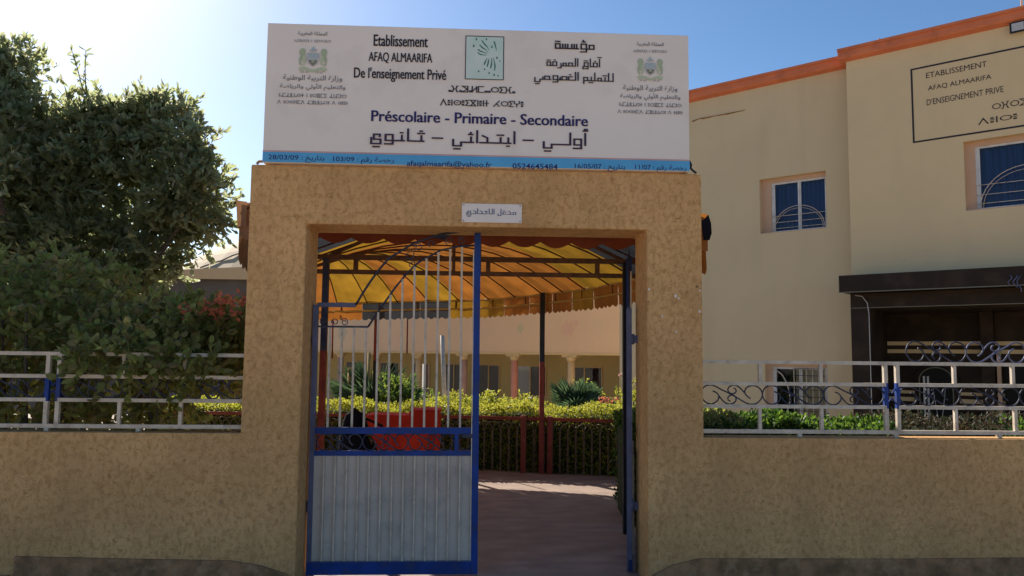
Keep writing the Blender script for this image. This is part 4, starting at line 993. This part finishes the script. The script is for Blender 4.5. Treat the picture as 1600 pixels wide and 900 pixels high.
b = MB(); b.quad((1.86, 6.06, 2.77), (1.885, 6.07, 2.70), (1.89, 6.07, 2.62), (1.87, 6.07, 2.56), (1.82, 6.065, 2.56), (1.80, 6.06, 2.70)); b.build('eave_patch', 'black_cloth', can)
# front truss and posts
b = MB(); b.bar((-1.9, 7.1, 2.50), (1.93, 7.1, 2.50), .045); b.build('truss_chord', 'dark_steel', can)
b = MB(); b.bar((-1.9, 7.1, 2.365), (1.93, 7.1, 2.365), .040); b.build('truss_chord', 'dark_steel', can)
for x in (-1.12, .10, 1.12): b = MB(); b.bar((x, 7.1, 2.385), (x, 7.1, 2.48), .04); b.build('truss_strut', 'dark_steel', can)
for x in (-.22, .02): b = MB(); b.bar((x, 7.1, 2.37), (x, 7.1, 2.85), .03); b.build('truss_strut', 'dark_steel', can)
b = MB(); b.tube([(-1.39 + 2.78 * i / 16, 7.1, 2.50 + .42 * math.sin(math.pi * i / 16)) for i in range(17)], .018, 6); b.build('arch', 'dark_steel', can)
def post(x, y, zt, zc, top, bot, w=.055, zb=0):
    b = MB(); b.bar((x, y, zc), (x, y, zt), w); b.build('post', top, can); b = MB(); b.bar((x, y, zb), (x, y, zc), w * 1.02); b.build('post', bot, can)
post(-1.39, 7.1, 2.49, 1.64, 'navy_paint', 'red_steel'); post(1.385, 7.1, 2.49, 1.0, 'black_steel', 'black_steel', .05)
post(.91, 10.62, 2.48, 1.52, 'black_steel', 'red_steel', .066); post(-1.60, 12.35, 2.45, 1.50, 'red_steel', 'black_steel', .055)
b = MB(); b.tube([(-.37, 6.05, 2.60), (-.33, 6.06, 2.56), (-.27, 6.06, 2.55), (-.22, 6.05, 2.60)], .03, 6); b.build('fabric_knot', 'navy_paint', can)

# ------------------------------------------------------------------ garden railing of arched hoops
gr = thing('garden_railing', 'low red brown hooped railing along the garden hedge', 'railing')
GP = [(-4.5, 11.35), (-1.0, 10.98), (.25, 10.80), (.70, 10.68), (.95, 10.62), (1.9, 10.35), (2.4, 9.9)]
for a, c in zip(GP, GP[1:]):
    b = MB(); b.bar((*a, .74), (*c, .74), .045, .03); b.build('top_rail', 'red_steel', gr)
    L_ = math.dist(a, c); k = max(1, round(L_ / .115)); d = Vector((c[0] - a[0], c[1] - a[1], 0)) / L_
    for i in range(k):
        s0 = L_ * i / k; w = L_ / k * 1.9; pts = []
        p0_ = Vector((*a, 0)) + d * s0
        for t in np.linspace(0, math.pi, 9): pts.append(p0_ + d * (w / 2 - w / 2 * math.cos(t)) + Vector((0, 0, .58 + .11 * math.sin(t))))
        pts = [p0_ + Vector((0, 0, .02))] + pts + [p0_ + d * w + Vector((0, 0, .02))]
        b = MB(); b.tube(pts, .006, 4); b.build('hoop', 'hoop_steel', gr)
for x, y in ((-2.4, 11.13), (-1.0, 10.98), (.665, 10.68), (1.02, 10.58)):
    b = MB(); b.bar((x, y, 0), (x, y, .78), .07); b.build('post', 'red_steel', gr)

# ------------------------------------------------------------------ hedges, shrubs, palms
def hedge(name, poly, zt, m, n, label, cat='hedge', ll=.035, lw=.022, x=None, zb=0.0, top=.45, jit=.05):
    """clipped hedge: path of (x,y,halfwidth)"""
    t = thing(name, label, cat)
    P = [Vector((a, b_, 0)) for a, b_, _ in poly]; hw = [q[2] for q in poly]; seg = [(P[i + 1] - P[i]).length for i in range(len(P) - 1)]; tot = sum(seg); cum = np.cumsum([0] + seg)
    s_ = rng.uniform(0, tot, n); idx = np.clip(np.searchsorted(cum, s_) - 1, 0, len(seg) - 1); f = (s_ - cum[idx]) / np.array(seg)[idx]
    A = np.array([tuple(p) for p in P]); base = A[idx] + (A[idx + 1] - A[idx]) * f[:, None]; h = np.array(hw)[idx] * (1 - f) + np.array(hw)[idx + 1] * f
    dd = A[idx + 1] - A[idx]; dd /= np.linalg.norm(dd, axis=1, keepdims=True); nn = np.stack([-dd[:, 1], dd[:, 0], 0 * dd[:, 0]], 1)
    u = rng.uniform(0, 1, n); side = rng.choice([-1, 1], n); ontop = u < top * .8
    lat = np.where(ontop, rng.uniform(-1, 1, n), side * (1 - np.abs(rng.normal(0, .12, n)))) * h
    zz = np.where(ontop, zt - np.abs(rng.normal(0, jit, n)), zb + (zt - zb) * rng.uniform(0, 1, n))
    zz += .04 * np.sin(s_ * 5.1) * (zz > zt - .2) + .03 * np.sin(s_ * 11 + lat * 7) * (zz > zt - .2)
    C = base + nn * lat[:, None]; C[:, 2] = zz
    D = rng.normal(size=(n, 3)) * .6 + nn * np.where(ontop, 0, side)[:, None] * .8; D[:, 2] += np.where(ontop, .9, .25)
    me = leaves('foliage', *twigs(C, D, 3, .05, ll, lw), m); link('foliage', me, t, kind='stuff')
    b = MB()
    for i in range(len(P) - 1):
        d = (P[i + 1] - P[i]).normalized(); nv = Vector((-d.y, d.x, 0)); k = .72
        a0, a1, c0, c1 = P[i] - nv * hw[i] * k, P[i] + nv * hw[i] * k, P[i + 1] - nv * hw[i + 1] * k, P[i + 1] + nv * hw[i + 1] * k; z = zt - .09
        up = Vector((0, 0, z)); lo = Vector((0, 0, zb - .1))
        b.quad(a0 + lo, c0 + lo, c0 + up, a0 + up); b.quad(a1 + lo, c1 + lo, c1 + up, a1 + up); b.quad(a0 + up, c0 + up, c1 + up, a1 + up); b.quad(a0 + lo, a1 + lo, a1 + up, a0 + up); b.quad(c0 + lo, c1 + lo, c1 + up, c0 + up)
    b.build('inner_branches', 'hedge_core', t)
    return t
hedge('clipped_hedge', [(-4.6, 11.8, .38), (-1.0, 11.45, .38), (.5, 11.25, .38), (1.0, 11.12, .40), (2.0, 10.78, .42), (3.4, 10.3, .42)], .86, 'leaf_hedge', 22000, 'golden clipped hedge behind the red brown hooped railing', x=1, ll=.034, lw=.021)
hedge('clipped_hedge', [(2.17, 7.35, .38), (2.35, 8.6, .38), (2.65, 9.5, .36)], .98, 'leaf_bush', 6000, 'dark clipped hedge just inside the gate on the right', ll=.04, lw=.024)
def bush(name, c, r, n, m, label, cat='shrub', ll=.05, lw=.028, per=7, tl=.16, stems=True, group=None):
    t = thing(name, label, cat, (c[0], c[1], gz(c[0], c[1])), 0, group); c = np.array(c, float); z0 = gz(c[0], c[1])
    c[2] -= z0; r = np.array(r, float)
    d = rng.normal(size=(n, 3)); d /= np.linalg.norm(d, axis=1, keepdims=True); rad = rng.uniform(.35, 1, n) ** .6
    lump = 1 + .22 * np.sin(d[:, 0] * 5 + c[0]) * np.cos(d[:, 2] * 6 + c[1]) + .12 * np.sin(d[:, 1] * 9)
    C = d * rad[:, None] * r * lump[:, None]; C[:, 2] += c[2]
    D = d * .8 + rng.normal(size=(n, 3)) * .5; D[:, 2] += .45
    me = leaves('foliage', *twigs(C, D, per, tl, ll, lw), m); link('foliage', me, t, kind='stuff')
    if stems:
        for i in range(5):
            a = random.uniform(0, 6.28); b = MB(); b.tube([(0, 0, 0), (.2 * r[0] * math.cos(a), .2 * r[1] * math.sin(a), c[2] * .6), (.7 * r[0] * math.cos(a), .7 * r[1] * math.sin(a), c[2] + r[2] * .5)], [.025, .018, .006], 6); b.build('stem', 'bark', t)
    return t
GS = 'shrubs in the garden behind the hedge'
for (x, y, z, rx, rz_, n, m, lab) in ((-1.35, 13.2, .62, .34, .58, 650, 'leaf_shrub', 'tall dark green shrub in the garden behind the red tarpaulin'),
        (-.9, 13.0, .5, .45, .36, 550, 'leaf_shrub', 'rounded green shrub right of the tallest garden shrub'),
        (-.45, 13.4, .52, .4, .36, 500, 'leaf_hedge', 'yellow green shrub in front of the white pole'),
        (.15, 13.2, .52, .5, .34, 600, 'leaf_hedge', 'yellow green shrub seen just right of the blue gate stile'),
        (.80, 13.5, .46, .5, .32, 550, 'leaf_hedge', 'yellow green shrub in front of the pink column'),
        (2.05, 14.2, .55, .36, .5, 350, 'leaf_hedge', 'loose golden shrub behind the blue grey palm'),
        (2.75, 13.0, .65, .4, .4, 400, 'leaf_hedge', 'small golden shrub beside the grey building corner'),
        (-3.1, 12.8, .70, .5, .35, 500, 'leaf_hedge', 'golden shrub behind the left bars of the gate leaf')):
    bush('garden_shrub', (x, y, z), (rx, .45, rz_), n, m, lab, group=GS)
def palm(c, L, n, label, m='leaf_palm', wl=.03):
    t = thing('fan_palm', label, 'palm', (c[0], c[1], gz(*c)), 0, 'palms in the garden')
    b = MB(); b.tube([(0, 0, 0), (0, 0, .45)], .10, 8); b.build('trunk', 'bark', t)
    for i in range(n):
        az = random.uniform(0, 2 * math.pi); el = R(random.uniform(5, 80)); u = Vector((math.cos(az) * math.cos(el), math.sin(az) * math.cos(el), math.sin(el)))
        s0 = Vector((0, 0, .45)) + u * .05; hub = s0 + u * L * .45; b = MB()
        b.tube([s0, hub], .006, 4); sd_ = u.cross(Vector((0, 0, 1))).normalized(); nv = sd_.cross(u)
        for k in range(17):
            a = R(-75 + 150 * k / 16); dv = (u * math.cos(a) + sd_ * math.sin(a)).normalized(); ll_ = L * .62 * (1 - .25 * abs(k - 8) / 8)
            w = dv.cross(nv).normalized() * wl * .5; m1 = hub + dv * ll_ * .5 + nv * .02; tp = hub + dv * ll_ + Vector((0, 0, -.12 * ll_))
            b.quad(hub, m1 + w, tp); b.quad(hub, tp, m1 - w)
        b.build('frond', m, t)
    return t
palm((1.62, 12.8), .80, 34, 'blue grey spiky palm in front of the white framed arcade window')
palm((-1.75, 13.7), 1.15, 30, 'green fan palm left of the tall dark shrub')
rs = thing('rose_bush', 'small rose bush with pale pink blooms by the dark doorway', 'rose bush', (2.75, 13.6, gz(2.75, 13.6)))
C = in_box(160, (-.25, .25), (-.2, .2), (.35, 1.35)); D = rng.normal(size=(160, 3)); D[:, 2] += .4
link('foliage', leaves('foliage', *twigs(C, D, 6, .14, .05, .03), 'leaf_shrub'), rs, kind='stuff')
for (x, z) in ((-.18, 1.62), (.0, 1.5), (.12, 1.25), (-.05, 1.38), (.2, 1.1)):
    b = MB(); b.tube([(x, 0, .4), (x, 0, z)], .006, 4); b.build('stem', 'leaf_shrub', rs)
    P = np.repeat([[x, 0, z]], 12, 0); D = rng.normal(size=(12, 3)); D[:, 2] += .3
    link('bloom', leaves('bloom', P, D, np.full(12, .055), np.full(12, .05), 'petal_rose'), rs)
P = in_box(60, (-.16, .16), (-.1, .1), (-.03, .05)); D = rng.normal(size=(60, 3)); D[:, 2] += .6
tt = thing('orange_flowers', 'patch of small orange red flowers on the hedge below the palm', 'flowers', (2.02, 11.6, .93)); link('bloom', leaves('bloom', P, D, np.full(60, .04), np.full(60, .03), 'petal_red'), tt, kind='stuff')

# low hedge and dry shrubs behind the right boundary wall
hedge('low_hedge', [(1.5, 7.9, .5), (3.0, 7.8, .5), (4.05, 7.7, .42)], .965, 'leaf_low', 9000, 'green hedge with sunlit leaves behind the right railing', ll=.05, lw=.034, jit=.06)
hedge('dry_hedge', [(4.15, 8.0, .4), (6.5, 7.9, .45), (8.5, 7.8, .45)], .98, 'leaf_dry', 7500, 'dull reddish shrubs behind the railing in front of the dark entrance', 'shrubs', ll=.045, lw=.018, jit=.10)
bush('golden_shrub', (5.45, 7.3, .78), (.25, .2, .22), 220, 'leaf_low', 'small bright green shrub at the right edge behind the railing', ll=.05, lw=.03)

# poles in the garden
def pole(x, y, z0, z1, r, m, label, dx=0.0): b = MB(); b.tube([(x, y, z0), (x + dx, y, z1)], r, 7); return b.build('pole', m, None, label, 'pole', 'thin poles seen through the gate')
a = at(547, 575, 13.5); pole(a.x, 13.5, gz(a.x, 13.5), a.z, .04, 'cane', 'shorter yellow cane standing behind the hedge at the left')
a = at(577, 551, 13.9); pole(a.x, 13.9, gz(a.x, 13.9), a.z, .03, 'cane', 'taller yellow cane left of the black and red canopy post')
a = at(691, 524, 15); c_ = at(697, 605, 15); pole(c_.x, 15, c_.z - .8, a.z, .045, 'white_paint', 'leaning white pole behind the gate bars', a.x - c_.x)
for (u, v0, v1, Y, lab) in ((519, 528, 560, 12.6, 'thin red rod hanging left behind the gate bars'), (636, 524, 552, 12.5, 'thin red rod hanging near the middle of the gate leaf')):
    a, c_ = at(u, v0, Y), at(u, v1, Y); b = MB(); b.tube([(a.x, Y, 2.42), (c_.x, Y, c_.z)], .014, 5); b.build('hanging_rod', 'red_steel', None, lab, 'rod')
# red tarpaulin and black bundle
a, c_ = at(572, 650, 9.6), at(689, 641, 9.6)
X0, X1, ZT = a.x, c_.x, c_.z
tp = thing('red_tarpaulin', 'bright red tarpaulin hung over a low stand behind the gate bars', 'tarpaulin')
b = MB(); nx, nz = 30, 10; V = {}
for i in range(nx + 1):
    for j in range(nz + 1):
        f = i / nx; g = j / nz; zt = ZT - .07 + (.015 * f if f < .58 else .07) + (.012 if .58 < f < .63 else 0) + .004 * math.sin(f * 9); zb = .30
        xl = X0 + (.22 * g ** 1.3)
        x = xl + (X1 - xl) * f; V[i, j] = (x, 9.6 - .02 * math.sin(f * 14 + g * 2) * g - .008 * math.sin(f * 37) * g, zt + (zb - zt) * g)
for i in range(nx):
    for j in range(nz): b.quad(V[i, j], V[i + 1, j], V[i + 1, j + 1], V[i, j + 1], smooth=True)
for i in range(nx):   # folded over the top towards the back
    p, q_ = V[i, 0], V[i + 1, 0]; b.quad(p, q_, (q_[0], 9.95, q_[2] + .01), (p[0], 9.95, p[2] + .01), smooth=True)
b.build('cloth', 'red_cloth', tp)
for x in (X0 + .1, X1 - .05):
    for y in (9.66, 9.9): b = MB(); b.bar((x, y, 0), (x, y, ZT - .12), .03); b.build('stand_leg', 'black_steel', tp)
bd = thing('black_bundle', 'rounded black vinyl bundle standing left of the red tarpaulin', 'bundle')
a = at(554, 637, 9.3); cx = a.x; b = MB(); nr, nc = 14, 20; zt = a.z
prof = [(0, 0), (.22, .0), (.26, .10), (.25, .3), (.235, .45), (.19, .5)]
prof = [((.22 if z < .45 * zt else .165) * (1 - max(0, (z / zt - .55) / .45) ** 2.6) ** .5 + 1e-4, z) for z in np.linspace(0, zt, nr)]
V = [[(cx + r * math.cos(t) * (1 + .05 * math.sin(3 * t + z * 9)), 9.3 + r * .8 * math.sin(t), z) for t in np.linspace(0, 2 * math.pi, nc, endpoint=False)] for r, z in prof]
for i in range(nr - 1):
    for j in range(nc): b.quad(V[i][j], V[i][(j + 1) % nc], V[i + 1][(j + 1) % nc], V[i + 1][j], smooth=True)
b.build('bundle_body', 'black_cloth', bd)
b = MB(); b.tube([(cx + .15, 9.2, zt - .12), (cx + .24, 9.15, zt - .15), (cx + .36, 9.12, zt - .20)], .016, 6); b.build('handle', 'black_cloth', bd)
b = MB(); b.prism([(cx + .12, .25), (cx + .15, .62), (cx + .25, .45), (cx + .36, .25)], 9.25, 9.4); b.build('flap', 'black_cloth', bd)

# ------------------------------------------------------------------ left: tree, creeper, tent
tree = thing('ficus_tree', 'large dense green tree behind the wall at the left, lit from behind', 'tree', (-4.7, 8.9, 0))
T0 = np.array([-4.7, 8.9, 0])
blobs = [(10, 190, 80), (60, 245, 90), (130, 255, 80), (195, 235, 72), (248, 205, 50), (285, 215, 34), (215, 320, 100), (100, 340, 115), (-20, 330, 130), (275, 300, 50), (312, 300, 34), (300, 345, 36), (258, 360, 52), (150, 415, 88), (225, 415, 48), (40, 440, 110), (-60, 230, 110), (-60, 450, 110), (15, 115, 40), (-40, 130, 60), (165, 195, 42), (115, 190, 30), (325, 322, 20), (270, 180, 22), (330, 355, 18), (300, 255, 30), (240, 170, 16), (205, 185, 22)]
Cs, Ds = [], []
for (u, v, r) in blobs:
    Y = 8.9 + random.uniform(-.3, .3); c = np.array(at(u, v, Y)); rr = r * Y / F
    m_ = int(4 + r * r * .0068)
    d = rng.normal(size=(m_, 3)); d /= np.linalg.norm(d, axis=1, keepdims=True); rad = rng.uniform(.2, 1, m_) ** .55
    K = c + d * rad[:, None] * rr * np.array([.92, .55, .92])          # ends of small branches
    for kk, dd in zip(K, d):
        n = random.randint(5, 9); off = rng.normal(size=(n, 3)) * random.uniform(.05, .11)
        out_ = dd * .75 + np.array([0, -.05, .35]) + rng.normal(size=3) * .3
        Cs.append(kk + off); Ds.append(out_ + rng.normal(size=(n, 3)) * .45)
C = np.concatenate(Cs) - T0; D = np.concatenate(Ds)
me = leaves('crown', *twigs(C, D, 9, .20, .092, .042), 'leaf_tree'); link('crown', me, tree, kind='stuff')
# long shoots above the crown
for pts in ([(140, 160), (128, 135), (118, 95), (112, 78)], [(135, 150), (133, 115), (134, 78)], [(20, 120), (14, 90), (12, 70)], [(60, 150), (40, 100), (35, 85)], [(330, 345), (342, 325), (352, 318)], [(290, 200), (300, 170), (302, 160)], [(240, 180), (246, 150), (250, 138)]):
    q = [np.array(at(u, v, 8.9)) - T0 for u, v in pts]
    b = MB(); b.tube([tuple(p) for p in q], .008, 5, r2=.003); b.build('twig', 'bark', tree)
    A = np.concatenate([q[i] + (q[i + 1] - q[i]) * np.linspace(0, 1, 12)[:, None] for i in range(len(q) - 1)]); D = rng.normal(size=A.shape) * .8 + np.array([0, 0, .5])
    link('shoot_leaves', leaves('shoot_leaves', A, D, .085 * rng.uniform(.7, 1.2, len(A)), np.full(len(A), .034), 'leaf_tree'), tree, kind='stuff')
b = MB(); b.tube([(0, 0, 0), (.05, 0, .8), (-.02, .05, 1.6), (.05, 0, 2.3)], [.17, .14, .12, .09], 10); b.build('trunk', 'bark', tree)
for (dx_, dy_, dz_) in ((-1.4, .2, 1.9), (1.5, -.1, 1.8), (.2, .6, 2.2), (-.6, -.5, 2.4), (.9, .4, 2.1), (-2.0, .3, 1.0), (1.1, -.5, .9)):
    b = MB(); b.tube([(0, 0, 1.5), (dx_ * .45, dy_ * .4, 1.5 + dz_ * .35), (dx_ * .8, dy_, 1.5 + dz_ * .75), (dx_, dy_, 1.5 + dz_)], [.075, .05, .03, .01], 7); b.build('limb', 'bark', tree)
cr_ = thing('flowering_creeper', 'dark leafy creeper with coral red flowers pushing over the left railing', 'creeper', (-3.4, 6.3, 0))
O = np.array([-3.4, 6.3, 0])
Cc = np.concatenate([in_box(1400, (-6, -1.80), (5.84, 6.9), (.95, 1.75)), in_box(1100, (-6, -1.95), (5.9, 7.4), (1.7, 2.02)), in_box(550, (-6, -3.2), (6.2, 7.8), (1.95, 2.4)), in_box(250, (-2.45, -1.72), (5.75, 6.5), (1.45, 1.98)), in_box(30, (-2.85, -2.55), (5.5, 5.62), (1.52, 1.70)), in_box(26, (-2.42, -2.2), (5.5, 5.62), (1.50, 1.72)), in_box(22, (-2.2, -1.9), (5.52, 5.62), (1.48, 1.66)), in_box(14, (-2.0, -1.8), (5.52, 5.62), (1.3, 1.5))])
u_ = 748 + Cc[:, 0] / Cc[:, 1] * F; v_ = 552 - (Cc[:, 2] - 1.63) / Cc[:, 1] * F
keep = ~((u_ > 318) & (v_ > 592) & (v_ < 668) & (rng.uniform(size=len(u_)) < .93))
Cc = Cc[keep] - O; D = rng.normal(size=Cc.shape); D[:, 1] -= .1; D[:, 2] -= .1
link('foliage', leaves('foliage', *twigs(Cc, D, 9, .20, .070, .046), 'leaf_bush'), cr_, kind='stuff')
for k in range(16):
    x = random.uniform(-5.5, -2.0); y = random.uniform(5.9, 6.8); b = MB(); b.tube([(x - O[0], y - O[1], 0), (x - O[0] + random.uniform(-.3, .3), y - O[1], .9), (x - O[0] + random.uniform(-.5, .5), y - O[1] - .1, 1.9)], [.03, .02, .008], 6); b.build('stem', 'bark', cr_)
for k, (u, v) in enumerate([(345, 463), (352, 468), (336, 468), (362, 470), (328, 476), (318, 480), (308, 482), (300, 484), (342, 486), (352, 488), (336, 490), (345, 480), (380, 466), (384, 472), (378, 470), (372, 490), (366, 485), (290, 487), (283, 486), (350, 478), (105, 438), (112, 437), (120, 440), (85, 458), (78, 470), (360, 466), (332, 488)]):
    c = np.array(at(u, v, 5.75 if u > 250 else 6.6)) - O; n = 7
    P = c + rng.normal(size=(n, 3)) * .022; D = rng.normal(size=(n, 3)); D[:, 2] += .2
    link('bloom', leaves('bloom', P, D, .038 * rng.uniform(.7, 1.3, n), np.full(n, .026), 'petal_red'), cr_)
tn = thing('tensile_tent', 'beige domed canvas roof behind the tree at the left', 'tent', (0, 0, 0))
a, c_, e_ = at(290, 432, 22), at(388, 385, 22), at(388, 424, 22)
b = MB(); xs_ = np.linspace(a.x - 3.0, a.x + 9, 30); yr = np.linspace(0, 1, 9)
V = [[(x, 21 + 4 * q, (3.78 + .06 * (x - a.x)) * (1 - q) + (4.4 + 2.1 * math.sin(math.pi * min(1, max(0, (x - a.x + .3) / 9.6)))) * q + .25 * math.sin(math.pi * q) * (x > a.x)) for q in yr] for x in xs_]
for i in range(len(xs_) - 1):
    for j in range(8): b.quad(V[i][j], V[i + 1][j], V[i + 1][j + 1], V[i][j + 1], smooth=True)
for i in range(len(xs_) - 1): b.quad(V[i][0], V[i + 1][0], (V[i + 1][0][0], 21, 3.55), (V[i][0][0], 21, 3.55))
b.build('tent_roof', 'tent', tn)
b = MB(); b.tube([(x, 21.0 + 2.2 * t, z) for t, x, z in ((t, a.x + .75 + 2.4 * t, float(np.interp(2.2 * t / 4, yr, [p[2] for p in V[min(range(len(xs_)), key=lambda i: abs(xs_[i] - (a.x + .75 + 2.4 * t)))]])) + .03) for t in np.linspace(0, 1, 12))], .022, 5); b.build('seam', 'crest_brown', tn)
sh = thing('open_shed', 'dark walled shed under the beige canvas roof at the left', 'shed')
b = MB(); b.box(a.x - 8, -5.6, 21.2, 21.4, -.1, 3.70); b.build('wall', 'dark_wall', sh)
b = MB(); b.box(a.x - 8, -5.6, 21.02, 27, 3.70, 3.76); b.build('roof_slab', 'dark_wall', sh)
